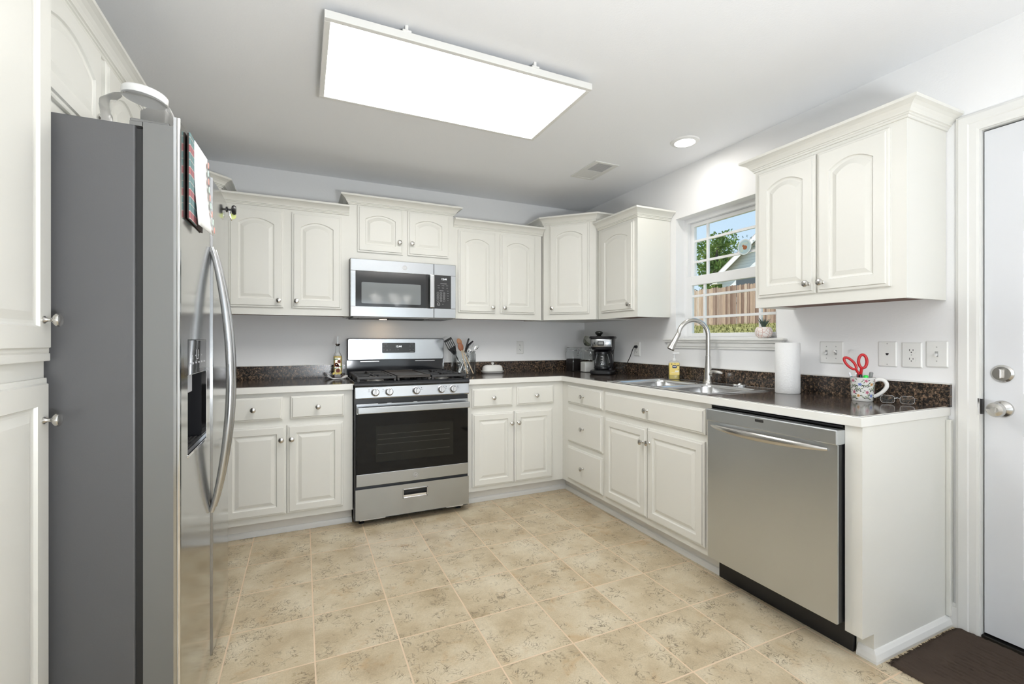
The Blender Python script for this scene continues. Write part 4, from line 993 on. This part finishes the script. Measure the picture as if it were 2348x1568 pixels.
MB().lathe([(0, .301), (.043, .301), (.044, .308), (.030, .316), (.018, .322), (.026, .330), (.036, .342), (.036, .350), (.026, .358), (0, .361)], 28).build('glass_lid', mat('smoky_glass', (.10, .10, .09), .08, .6), tj)
# coffee maker: local +X right along front, front toward -Y, turned to face the room
cm = thing('coffee_maker', 'black and steel drip coffee maker with glass carafe in the corner', 'coffee maker', (-.206, -.583, CT), math.radians(-42))
def orr(w2, y0, y1, z, r): return [(x, y, z) for x, y in rrect(-w2, w2, y0, y1, r, 6)]
MB().loops([orr(.092, -.115, .105, 0, .05), orr(.099, -.122, .110, .008, .055), orr(.099, -.122, .110, .026, .055), orr(.093, -.116, .106, .034, .05)], cap0=True, smooth=True).build('base', BLACK, cm)
MB().lathe([(0, .034), (.066, .034), (.068, .037), (0, .0375)], 28, T(0, -.035, 0)).build('warming_plate', mat('warming_plate', (.03, .03, .032), .2), cm)
MB().loops([orr(.080, .045, .108, .030, .03), orr(.078, .050, .108, .10, .03), orr(.085, .030, .110, .20, .03), orr(.09, .0, .112, .215, .03)], cap0=True, smooth=True).build('rear_column', BLACK, cm)
MB().loops([orr(.076, -.080, .110, .196, .05), orr(.086, -.100, .112, .205, .05), orr(.092, -.108, .114, .222, .05), orr(.096, -.112, .116, .292, .05)], cap0=True, smooth=True).build('brew_head', BLACK, cm)
MB().loops([orr(.103, -.120, .122, .292, .055), orr(.106, -.123, .124, .300, .055), orr(.100, -.116, .118, .312, .05)], cap0=True, smooth=True).build('lid', BLACK, cm)
# curved steel face on the head front
t = bmesh.new(); n = 16; rows = []
for z in (.222, .228, .286, .291):
    ins = .003 if z in (.222, .291) else 0
    rows.append([t.verts.new((u, -(.112+.0015-.018*(abs(u)/.085)**2.6)-(.0 if z > .25 else -.003)+ins, z)) for u in [(-.082+.164*i/n) for i in range(n+1)]])
for a, c in zip(rows, rows[1:]):
    for i in range(n): t.faces.new((a[i], a[i+1], c[i+1], c[i]))
b = MB(); b._add(t, None, True); sf = b.build('steel_face', STEEL, cm); md = sf.modifiers.new('s', 'SOLIDIFY'); md.thickness = .004; md.offset = -1 if False else 1
b = MB(); rplate(b, -.030, .022, .236, .272, -.111, -.1175, .004); ds = b.build('display_frame', BLACK, cm)
b = MB(); b.box(-.023, .015, -.1185, -.117, .246, .267); b.build('display', mat('lcd_grey', (.30, .31, .30), .3), ds)
for x in (-.050, .045): MB().lathe([(0, 0), (.011, 0), (.011, .003), (.005, .004), (0, .004)], 16, T(x, -.109+abs(x)*.05, .257) @ FRONT).build('button', BLACK, cm)
car = MB().lathe([(0, .038), (.050, .038), (.062, .048), (.067, .075), (.063, .115), (.052, .155), (.047, .175), (.045, .175), (.050, .153), (.061, .114), (.065, .075), (.060, .050), (.049, .041), (0, .041)], 32, T(0, -.040, 0)).build('carafe', JARG, cm)
b = MB(); b.lathe([(.046, .165), (.054, .168), (.054, .182), (.040, .188), (0, .189)], 28, T(0, -.040, 0)); b.lathe([(.066, .05), (.068, .05), (.068, .062), (.066, .062), (.066, .05)], 28, T(0, -.04, 0)); b.build('carafe_band', BLACK, car)
MB().tube([(.040, -.060, .178), (.072, -.095, .182), (.088, -.118, .160), (.088, -.118, .10), (.070, -.095, .062), (.052, -.075, .058)], [.009, .010, .011, .011, .009, .006], 12, flat=1.3).build('carafe_handle', BLACK, car)
q = MB()
for i in range(4): q.box(-.006, .012, -.106, -.1045, .08+i*.022, .083+i*.022)
q.box(.010, .013, -.106, -.1045, .078, .150); q.build('carafe_marks', WHITEP, car)
pc = MB(); pc.tube([(-.13, -.655, CT+.05), (-.10, -.68, CT+.052), (-.060, -.70, CT+.075), (-.045, -.730, CT+.14), (-.035, -.752, CT+.205), (-.030, -.762, CT+.2265), (-.020, -.768, CT+.227)], .0032, 8); pc.cyl((-.026, -.768, CT+.227), (-.0075, -.768, CT+.227), .011, .013, 14)
tag(base(pc.build('power_cord', BLACK), (-.06, -.72, CT+.08)), 'black power cord running from coffee maker to the wall outlet', 'cord')
# soap
sp = thing('soap_bottle', 'clear pump bottle of yellow hand soap on the sink rim', 'soap bottle', (-.092, -1.268, .9187), math.radians(-40))
def ov(a, b_, z): return sel(a, b_, z, .62, 28)
MB().loops([ov(.036, .020, 0), ov(.038, .022, .004), ov(.038, .022, .110), ov(.032, .019, .126), ov(.014, .013, .134)], cap0=True, smooth=True).build('bottle', CLEARP, sp)
MB().loops([ov(.036, .0205, .003), ov(.036, .0205, .108), ov(.031, .018, .114)], cap0=True, smooth=True).build('liquid_soap', mat('yellow_soap', (.72, .60, .16), .15, **{'Transmission Weight': .25}), sp)
lb = MB(); rplate(lb, -.033, .033, .032, .118, -.0218, -.0232, .004); lbl = lb.build('label', mat('label_yellow', (.80, .62, .16), .4), sp)
q = MB(); rplate(q, -.014, .016, .080, .100, -.0232, -.0236, .005); q.build('label_badge', mat('label_navy', (.02, .035, .09), .4), lbl)
q = MB(); q.box(-.010, .010, -.0242, -.0237, .0885, .0935); q.box(.004, .028, -.0242, -.0233, .055, .062).box(-.02, .028, -.0242, -.0233, .046, .0475); q.build('label_lettering', WHITEP, lbl)
q = MB()
for x, z, r in ((-.018, .108, .005), (.024, .098, .006), (.026, .07, .003), (.004, .112, .003)): q.prism([(x+r*math.cos(i), z+r*.7*math.sin(i)) for i in range(6)], .0233, .0238, M=FRONT)
q.build('label_bees', mat('label_black', (.03, .03, .02), .4), lbl)
MB().lathe([(0, .132), (.014, .132), (.014, .146), (.006, .149), (.005, .178), (.012, .180), (.012, .190), (0, .191)], 18).box(-.005, .034, -.006, .006, .180, .189, .002).build('pump', WHITEP, sp)
# paper towels
ptw = thing('paper_towel_roll', 'white paper towel roll standing on the counter right of the sink', 'paper towel', (-.135, -2.128, CT))
TOW = mat('towel_paper', (.86, .86, .85), .9); bump(TOW, noise(TOW, ocoord(TOW), 110, 2, .6), .8, .003)
MB().lathe([(.021, 0), (.056, 0), (.0585, .004), (.0585, .262), (.056, .266), (.021, .266), (.021, 0)], 48).build('towel_sheets', TOW, ptw)
MB().lathe([(.0185, .001), (.0208, .001), (.0208, .265), (.0185, .265), (.0185, .001)], 24).build('cardboard_core', mat('cardboard', (.36, .26, .16), .8), ptw)
# mug with pens and scissors
MX, MY = -.122, -2.478
mg = thing('mug', 'white floral mug holding scissors and pens', 'mug', (MX, MY, CT))
MB().lathe([(0, 0), (.038, 0), (.040, .003), (.0435, .04), (.0475, .107), (.0485, .109), (.0455, .108), (.0415, .04), (.037, .006), (0, .006)], 40).build('cup', CERAM, mg)
hv = Vector((-.18, -1, 0)).normalized()
cv = Vector((.4, -.92, 0)).normalized() 
hv = Vector((math.cos(math.radians(-66)), math.sin(math.radians(-66)), 0))
hp_ = [(.040, .092), (.058, .100), (.076, .098), (.087, .084), (.086, .066), (.072, .045), (.055, .030), (.041, .022)]
def smooth_path(p, n=4):
    o = []
    for i in range(len(p)-1):
        a, b_, c_, d_ = p[max(0, i-1)], p[i], p[i+1], p[min(len(p)-1, i+2)]
        for k in range(n):
            t_ = k/n; o.append(tuple(.5*((2*b_[j])+(-a[j]+c_[j])*t_+(2*a[j]-5*b_[j]+4*c_[j]-d_[j])*t_*t_+(-a[j]+3*b_[j]-3*c_[j]+d_[j])*t_**3) for j in range(len(p[0]))))
    return o+[p[-1]]
MB().tube([hv*a+Vector((0, 0, z)) for a, z in smooth_path(hp_)], .0066, 12, flat=1.2).build('handle', CERAM, mg)
b = MB(); FM = [mat('mug_pink', (.55, .14, .22), .3), mat('mug_green', (.10, .17, .03), .3), mat('mug_orange', (.75, .38, .12), .3), mat('mug_dark', (.02, .03, .02), .3), mat('mug_blue', (.18, .26, .62), .3)]
def onmug(pts, mi, lift=.0006):
    # pts (angle deg, z): wrapped polygon on the cup wall
    t = bmesh.new(); vs = []
    for a, z in pts:
        r = .0435+(z-.04)*.06 if z > .04 else .040+(z-.003)*.0946; r += lift; a = math.radians(a); vs.append(t.verts.new((r*math.cos(a), r*math.sin(a), z)))
    t.faces.new(vs); b.mi = mi; b._add(t)
def leaf(a, z, l, w_, th, mi):
    c, s_ = math.cos(th), math.sin(th); k = 57.3/.045
    onmug([(a+(x*c-y*s_)*k, z+x*s_+y*c) for x, y in ((-l, 0), (-l*.3, -w_), (l*.5, -w_*.8), (l, 0), (l*.5, w_*.8), (-l*.3, w_))], mi)
def bloom(a, z, r, mi, n=5):
    for i in range(n): th = i*2*PI/n; leaf(a+r*.6*math.cos(th)*57.3/.045, z+r*.6*math.sin(th), r*.5, r*.33, th, mi)
    leaf(a, z, r*.25, r*.25, 0, 3)
rnd = random.Random(5)
for i in range(11):
    a0 = 95+i*32.7
    for j in range(4):
        z = .016+j*.026+(.010 if i % 2 else 0); 
        if z > .1: continue
        k = (i*3+j*2+i*j) % 4; ca = a0+rnd.uniform(-6, 6)
        
        if (i+j) % 2: bloom(ca, z, .0075, (0, 2, 0, 4)[k])
        else:
            for q_ in range(5): leaf(ca+(q_-2)*5, z+(q_ % 2)*.006, .0055, .0018, (q_-2)*.7, 1 if q_ % 2 else 3)
        for s_ in (-1, 1):
            for q_ in range(2): leaf(ca+s_*(13+q_*6), z+rnd.uniform(-.008, .008), .0045, .0017, rnd.uniform(-1, 1), 1 if q_ else 3)
b.build('floral_print', FM, mg)
def mughold(name, label, cat, foot, head):
    p0 = Vector((MX+foot[0], MY+foot[1], CT+foot[2])); p1 = Vector((MX+head[0], MY+head[1], CT+head[2])); z = (p1-p0).normalized()
    t = thing(name, label, cat, p0); t.rotation_mode = 'QUATERNION'
    y = Vector((-.84, -.54, 0)); x = y.cross(z).normalized(); y = z.cross(x); t.rotation_quaternion = Matrix((x, y, z)).transposed().to_quaternion(); return t, (p1-p0).length
RED = mat('red_plastic', (.55, .015, .02), .3)
t, l = mughold('scissors', 'scissors with large red loop handles standing in the floral mug', 'scissors', (.01, -.004, .008), (-.002, .012, .125))
b = MB(); b.prism([(-.004, 0), (.009, .10), (.002, .12), (-.010, .12), (-.008, .06)], -.0012, .0012, M=FRONT @ T(0, 0, 0)); b.prism([(.004, 0), (-.004, .10), (-.001, .12), (.014, .12), (.008, .06)], .0014, .0036, M=FRONT); b.build('blades', mat('blade_steel', (.5, .5, .52), .2, 1), t)
def loop_(cx, cz, a, b_, th, r):
    return [Vector((cx+a*math.cos(u)*math.cos(th)-b_*math.sin(u)*math.sin(th), 0, cz+a*math.cos(u)*math.sin(th)+b_*math.sin(u)*math.cos(th))) for u in [2*PI*i/26 for i in range(26)]]
# local x points to the viewer's left
b = MB(); b.tube(loop_(-.022, .172, .0155, .031, .16, 0), .0062, 12, closed=True, up=(0, 1, 0)).tube(loop_(.026, .170, .0135, .033, -.50, 0), .0056, 12, closed=True, up=(0, 1, 0))
b.tube([(-.014, 0, .145), (-.006, 0, .118), (-.004, 0, .095)], [.009, .009, .006], 12, flat=.7).tube([(.010, 0, .142), (.002, 0, .118), (.004, 0, .095)], [.008, .008, .006], 12, flat=.7); b.build('loop_handles', RED, t)
def pen(name, label, foot, head, r, body, cap, capl=.02, cat='pen'):
    t, l = mughold(name, label, cat, foot, head)
    MB().cyl((0, 0, 0), (0, 0, l-capl), r, r, 12).build('barrel', body, t)
    MB().lathe([(0, l-capl), (r*1.12, l-capl), (r*1.15, l-.003), (r*.8, l), (0, l)], 14).build('cap', cap, t)
pen('pen', 'teal pen leaning left in the floral mug', (-.016, -.004, .010), (-.022, .044, .128), .0042, mat('teal_plastic', (.01, .22, .24), .3), mat('white_cap', (.8, .82, .85), .3))
pen('marker', 'black capped marker in the floral mug beside the scissors', (-.022, -.014, .010), (-.028, -.006, .122), .0068, WHITEP, BLACK, .016, 'marker')
pen('highlighter', 'bright green highlighter in the floral mug', (-.020, -.022, .010), (-.022, -.026, .120), .0085, mat('green_plastic', (.02, .62, .06), .3), mat('green_cap', (.03, .70, .08), .3), .02, 'highlighter')
pen('pen', 'grey flat-topped pen standing rightmost in the floral mug', (.016, -.010, .010), (.018, -.028, .133), .0068, mat('grey_plastic', (.28, .28, .28), .35), mat('grey_plastic', (.28, .28, .28), .35), .02)
# eyeglasses
eg = thing('eyeglasses', 'rimless eyeglasses with dark temples lying on the counter beside the mug', 'eyeglasses', (-.118, -2.613, CT+.003), math.radians(-62))
LENS = thin('lens_glass', (.95, .96, .96), .10, .03)
for sx_ in (-1, 1):
    b = MB(); p = [(sx_*.033+u, v) for u, v in rrect(-.024, .024, .001, .034, .012, 5)]
    b.loops([[(a, 0, c) for a, c in p], [(a, -.0018, c) for a, c in p]], cap0=True, cap1=True); le = b.build('lens', LENS, eg)
    MB().tube([(a, -.001, c) for a, c in p], .0007, 6, closed=True).build('lens_edge', CHROME, le)
    MB().tube([(sx_*.057, 0, .022), (sx_*.064, .006, .022), (sx_*.062, .05, .020), (sx_*.045, .085, .008), (sx_*.02, .092, .004)] if sx_ > 0 else [(sx_*.057, 0, .022), (sx_*.063, .006, .022), (sx_*.050, .05, .010), (sx_*.02, .078, .004)], .0018, 8).build('temple', BLACK, eg)
MB().tube([(-.010, 0, .022), (0, -.003, .025), (.010, 0, .022)], .0013, 8).build('bridge', CHROME, eg)
# planter on the window sill
pl = thing('planter', 'small white and pink patterned pot with a spiky succulent on the window sill', 'potted plant', (.028, -1.868, 1.2065))
POT = mat('pot_pattern', (.8, .76, .73), .5)
v = ocoord(POT); vv_ = N(POT, 'ShaderNodeTexVoronoi', feature='DISTANCE_TO_EDGE'); vv_.inputs['Scale'].default_value = 48; L(POT, v, vv_.inputs['Vector'])
L(POT, mix(POT, ramp(POT, vv_.outputs['Distance'], [(.02, (0, 0, 0)), (.06, (1, 1, 1))]), (.62, .36, .30), (.84, .79, .76)), B(POT).inputs['Base Color'])
MB().lathe([(0, 0), (.026, 0), (.040, .010), (.048, .030), (.047, .050), (.038, .064), (.034, .066), (.034, .058), (0, .056)], 24).build('pot', POT, pl)
b = MB(); rn = random.Random(3)
for i in range(14):
    a = i*2.4; s_ = .35+.5*rn.random(); h_ = .045+.03*rn.random(); b.tube([(0, 0, .055), (math.cos(a)*.016*s_, math.sin(a)*.016*s_, .055+h_*.5), (math.cos(a)*.045*s_, math.sin(a)*.045*s_, .055+h_)], [.005, .0042, .0006], 6)
b.build('succulent_leaves', mat('succulent', (.05, .08, .06), .5), pl)

# ---------------- items on the refrigerator ----------------
jg = thing('plastic_jar', 'clear plastic jar with round white lid on top of the refrigerator', 'jar', (-2.905, -2.075, 1.757), math.radians(0))
def jl(w2, d2, z, r, dx=0, dy=0): return [(x+dx, y+dy, z) for x, y in rrect(-w2, w2, -d2, d2, r, 5)]
MB().loops([jl(.072, .072, 0, .03), jl(.077, .077, .006, .034), jl(.074, .074, .040, .034), jl(.079, .078, .080, .036), jl(.079, .078, .096, .04), jl(.070, .068, .116, .05, .004), jl(.055, .054, .126, .052, .008), jl(.051, .051, .134, .050, .010)], cap0=True, cap1=False, smooth=True).build('jar_body', CLEARP, jg)
MB().lathe([(0, 0), (.053, 0), (.055, .003), (.055, .018), (.051, .022), (0, .022)], 36, T(.010, 0, .134) @ Matrix.Rotation(math.radians(6), 4, 'Y')).build('lid', WHITEP, jg)
np_ = thing('notepad', 'magnetic notepad with plaid cover edge hanging on the freezer door', 'notepad', (-2.775, -2.03, 1.66))
PLAID = mat('plaid_cover', (.2, .25, .25), .7)
tc_ = N(PLAID, 'ShaderNodeTexCoord'); s3 = N(PLAID, 'ShaderNodeSeparateXYZ'); L(PLAID, tc_.outputs['Object'], s3.inputs[0])
def band(o, freq, ph): return ramp(PLAID, math_(PLAID, 'SINE', math_(PLAID, 'ADD', math_(PLAID, 'MULTIPLY', o, freq), ph)), [(.45, (0, 0, 0)), (.6, (1, 1, 1))])
c = mix(PLAID, band(s3.outputs['Z'], 100, 0), (.16, .28, .28), (.42, .14, .15)); c = mix(PLAID, math_(PLAID, 'MULTIPLY', band(s3.outputs['Y'], 210, 1), .6), c, (.06, .09, .12))
c = mix(PLAID, math_(PLAID, 'MULTIPLY', ramp(PLAID, math_(PLAID, 'SINE', math_(PLAID, 'MULTIPLY', s3.outputs['Z'], 300)), [(.93, (0, 0, 0)), (.97, (1, 1, 1))]), .7), c, (.75, .55, .5)); L(PLAID, c, B(PLAID).inputs['Base Color'])
MB().box(.0, .004, -.136, .062, -.121, .122, .0005).build('backing_pad', mat('pad_brown', (.05, .03, .025), .6), np_)
b = MB(); b.box(.004, .0075, -.138, -.045, -.122, .123, .0008); b.build('plaid_cover', PLAID, np_)
t = bmesh.new(); rows = []
for j in range(13):
    z = -.124+.246*j/12; lift = .016+.022*max(0, (1-j/12)-.25)**1.5; rows.append([t.verts.new((lift*(.8+.4*i/6)-.004, -.085+.155*i/6, z)) for i in range(7)])
for a, c_ in zip(rows, rows[1:]):
    for i in range(6): t.faces.new((a[i], a[i+1], c_[i+1], c_[i]))
b = MB(); b._add(t, None, True); o = b.build('paper_sheets', PAPER, np_); md = o.modifiers.new('s', 'SOLIDIFY'); md.thickness = .003; md.offset = -1
q = MB(); q.mi = 0
for j in range(9):
    z = -.118+j*.026; lift = .014+.022*max(0, (1-(z+.124)/.246)-.25)**1.5
    q.mi = j % 2; q.box(lift*1.2+.0022, lift*1.2+.0035, .055, .068, z, z+.018)
q.build('printed_border', [mat('print_coral', (.75, .38, .33), .7), mat('print_mint', (.6, .75, .68), .7)], np_)
hk = thing('magnetic_hook', 'black magnetic knob clip on the refrigerator door edge holding tags', 'magnet', (-2.7775, -1.405, 1.762))
MB().lathe([(0, 0), (.012, 0), (.012, .003), (.004, .006), (.004, .016), (.018, .020), (.0215, .028), (.017, .035), (0, .037)], 20, Matrix.Rotation(PI/2, 4, 'Y')).build('knob_magnet', BLACK, hk)
MB().tube([(.010, 0, -.004), (.014, .004, -.025), (.018, .002, -.045), (.012, -.004, -.030), (.010, -.002, -.006)], .0022, 8).build('hanging_clip', CHROME, hk)
MB().lathe([(0, 0), (.013, 0), (.013, .003), (0, .003)], 16, T(.022, .006, -.026) @ Matrix.Rotation(PI/2, 4, 'X')).build('tag', mat('pale_green_plastic', (.62, .68, .25), .4), hk)

# ---------------- floor mat ----------------
MATM = mat('mat_brown', (.070, .052, .041), .95, spec=.1)
fm = thing('floor_mat', 'dark brown tufted floor mat in front of the entry door', 'mat', (-.29, -3.15, 0))
t = bmesh.new(); nx, ny = 132, 90; x0, x1, y0, y1 = -.225, .262, -.43, .372; rn = random.Random(11)
g_ = []
for j in range(ny+1):
    row = []
    for i in range(nx+1):
        x = x0+(x1-x0)*i/nx; y = y0+(y1-y0)*j/ny; e = min(i, nx-i, j, ny-j)
        inner = -.15 < x < .20 and y < .29
        g = 1 if (i % 6 == 3 and inner and math.sin(y*47+(i//6)*2.3) > -.55) else 0
        z = .016-.015*g+rn.uniform(-.0022, .0022)
        if e == 0: z = .001
        row.append(t.verts.new((x+rn.uniform(-.0008, .0008), y+rn.uniform(-.002, .002), z)))
    g_.append(row)
for j in range(ny):
    for i in range(nx): t.faces.new((g_[j][i], g_[j][i+1], g_[j+1][i+1], g_[j+1][i]))
b = MB(); b._add(t, None, True); b.build('tufted_pile', MATM, fm, sharp=2)
b = MB()
for i in range(90):
    x = x0+(x1-x0)*i/89; b.tube([(x, y1-.004, .008), (x+rn.uniform(-.004, .004), y1+.004+rn.uniform(0, .010), .004)], [.0028, .0012], 5)
for j in range(20):
    y = y1-j*.02; b.tube([(x0+.003, y, .006), (x0-.006, y-.008, .003)], [.002, .001], 5)
b.build('fringe', MATM, fm)

# ---------------- outdoors ----------------
GR = mat('lawn', (.2, .25, .08), .95, spec=.1)
L(GR, ramp(GR, noise(GR, ocoord(GR), 6, 6, .75), [(.35, (.13, .11, .045)), (.5, (.27, .26, .10)), (.65, (.45, .42, .20))]), B(GR).inputs['Base Color'])
t = bmesh.new(); xs = [.3, 4, 8, 10, 12, 14, 16, 18, 30, 60]; zf = lambda x: -.15 if x < 8 else -.15+(x-8)*.2625 if x < 16 else 1.95+(x-16)*.02; R2 = []
for x in xs: R2.append([t.verts.new((x, y, zf(x))) for y in range(-20, 81, 10)])
for a, c_ in zip(R2, R2[1:]):
    for i in range(10): t.faces.new((a[i], c_[i], c_[i+1], a[i+1]))
b = MB(); b._add(t, None, True); o = b.build('lawn_ground', GR); o['kind'] = 'structure'; o['label'] = 'sloping dry grass lawn outside the window'
b = MB(); rn = random.Random(4)
t = bmesh.new()
for i in range(5200):
    x = rn.uniform(11.5, 15.9); y = rn.uniform(6, 18); z = zf(x); h_ = rn.uniform(.05, .16); w_ = .02; a = rn.random()*PI
    vs = [t.verts.new(p) for p in ((x-w_*math.cos(a), y-w_*math.sin(a), z), (x+w_*math.cos(a), y+w_*math.sin(a), z), (x+rn.uniform(-.04, .04), y+rn.uniform(-.04, .04), z+h_))]; t.faces.new(vs)
b._add(t); o = b.build('grass_tufts', GR); o['kind'] = 'stuff'; tag(o, 'dry yellow green grass growing in front of the wooden fence', 'grass')
FW = mat('fence_wood', (.4, .28, .2), .85, spec=.15)
v = ocoord(FW, (1, 6.9, .0)); wnz = N(FW, 'ShaderNodeTexWhiteNoise', noise_dimensions='3D'); flr = N(FW, 'ShaderNodeVectorMath', operation='FLOOR'); L(FW, v, flr.inputs[0]); L(FW, flr.outputs[0], wnz.inputs['Vector'])
c = ramp(FW, wnz.outputs['Value'], [(0, (.22, .14, .11)), (.35, (.42, .31, .25)), (.7, (.56, .42, .32)), (1, (.66, .57, .50))])
st_ = ramp(FW, noise(FW, ocoord(FW, (1, 22, 1.2)), 2, 5, .7), [(.3, (.62, .58, .55)), (.7, (1.1, 1.05, 1.0))])
mu = N(FW, 'ShaderNodeMix', data_type='RGBA', blend_type='MULTIPLY'); mu.inputs[0].default_value = 1; L(FW, c, mu.inputs[6]); L(FW, st_, mu.inputs[7]); L(FW, mu.outputs[2], B(FW).inputs['Base Color'])
fe = thing('fence', 'weathered wooden picket fence at the top of the lawn', 'fence', (16, 12, 1.95))
b = MB(); rn = random.Random(9); P_ = 1/6.9
for i in range(96):
    y0_ = -7+i*P_; hh = 1.83+rn.uniform(-.03, .03); dx = rn.uniform(-.01, .01)
    b.prism([(y0_+.004, -.05), (y0_+P_-.004, -.05), (y0_+P_-.004, hh-.05), (y0_+P_-.03, hh), (y0_+.03, hh), (y0_+.004, hh-.05)], dx, dx+.02, M=Matrix(((0, 0, 1, 0), (1, 0, 0, 0), (0, 1, 0, 0), (0, 0, 0, 1))))
b.build('pickets', FW, fe)
b = MB()
for z in (.3, .95, 1.55): b.box(.035, .075, -7, 6.9, z, z+.09)
b.build('rail', FW, fe)
tr = thing('tree', 'leafy green tree beyond the fence', 'tree', (30.4, 25.2, 2.2))
BARK = mat('bark', (.10, .075, .06), .9)
b = MB(); b.tube([(0, 0, 0), (.1, .1, 2.5), (-.1, 0, 5), (.1, -.1, 7.5)], [.28, .22, .15, .05], 10)
rn = random.Random(21)
for i in range(14):
    a = rn.random()*2*PI; z = 1.8+rn.random()*4.5; r = 1.0+rn.random()*1.0; b.tube([(0, 0, z), (math.cos(a)*r*.5, math.sin(a)*r*.5, z+.5), (math.cos(a)*r, math.sin(a)*r, z+1.1)], [.08, .05, .02], 6)
b.build('trunk', BARK, tr)
LF = mat('foliage', (.1, .2, .05), .7, spec=.2); L(LF, ramp(LF, noise(LF, ocoord(LF), 1.6, 4), [(.3, (.07, .15, .04)), (.5, (.20, .32, .08)), (.7, (.42, .50, .16))]), B(LF).inputs['Base Color'])
t = bmesh.new()
cl2 = [(rn.uniform(-1.1, 1.1), rn.uniform(-1.1, 1.1), rn.uniform(3.6, 8.2), rn.uniform(.45, .85)) for _ in range(34)]+[(rn.uniform(-1.6, 1.6), rn.uniform(-1.6, 1.6), rn.uniform(2.2, 4.6), rn.uniform(.35, .6)) for _ in range(16)]
for cx, cy, cz, r in cl2:
    for i in range(210):
        d = Vector((rn.gauss(0, 1), rn.gauss(0, 1), rn.gauss(0, 1))).normalized()*r*rn.uniform(.6, 1); p = Vector((cx, cy, cz))+d
        u = Vector((rn.gauss(0, 1), rn.gauss(0, 1), rn.gauss(0, 1))).normalized(); w_ = u.cross(Vector((rn.random(), rn.random(), 1))).normalized(); s_ = rn.uniform(.07, .13)
        t.faces.new([t.verts.new(p+u*s_), t.verts.new(p+w_*s_*.7), t.verts.new(p-u*s_), t.verts.new(p-w_*s_*.7)])
b = MB(); b._add(t); b.build('foliage', LF, tr)
ho = thing('house', 'white sided neighbouring house with a gable roof beyond the fence', 'house', (25, 14.5, 2))
SID = mat('siding', (.72, .73, .75), .6); s_ = N(SID, 'ShaderNodeTexCoord'); s4 = N(SID, 'ShaderNodeSeparateXYZ'); L(SID, s_.outputs['Object'], s4.inputs[0])
L(SID, ramp(SID, math_(SID, 'FRACT', math_(SID, 'DIVIDE', s4.outputs['Z'], .2)), [(.0, (.48, .48, .5)), (.14, (.72, .73, .75)), (1, (.78, .78, .79))]), B(SID).inputs['Base Color'])
YZX = Matrix(((0, 0, 1, 0), (1, 0, 0, 0), (0, 1, 0, 0), (0, 0, 0, 1)))
b = MB(); b.prism([(-5.6, -.5), (5.4, -.5), (5.4, 3.9), (0, 7.7), (-5.6, 3.9)], 0, 9, M=YZX); b.build('siding_wall', SID, ho)
ROOF = mat('shingles', (.42, .36, .35), .9)
b = MB()
for sg in (-1, 1): b.prism([(0, 7.75), (sg*6.0, 3.48), (sg*6.0, 3.64), (0, 7.95)], -.45, 9.4, M=YZX)
b.build('roof', ROOF, ho)
b = MB()
for sg in (-1, 1): b.prism([(0, 7.45), (sg*6.05, 3.14), (sg*6.05, 3.5), (0, 7.85)], -.50, -.44, M=YZX)
b.box(-.5, 0, 5.4, 6.05, 3.25, 3.45); b.build('fascia', TRIM, ho)
b = MB(); b.box(-.06, 0, 2.6, 4.2, 2.2, 4.0); b.build('window', mat('dark_pane', (.08, .09, .1), .1), ho)
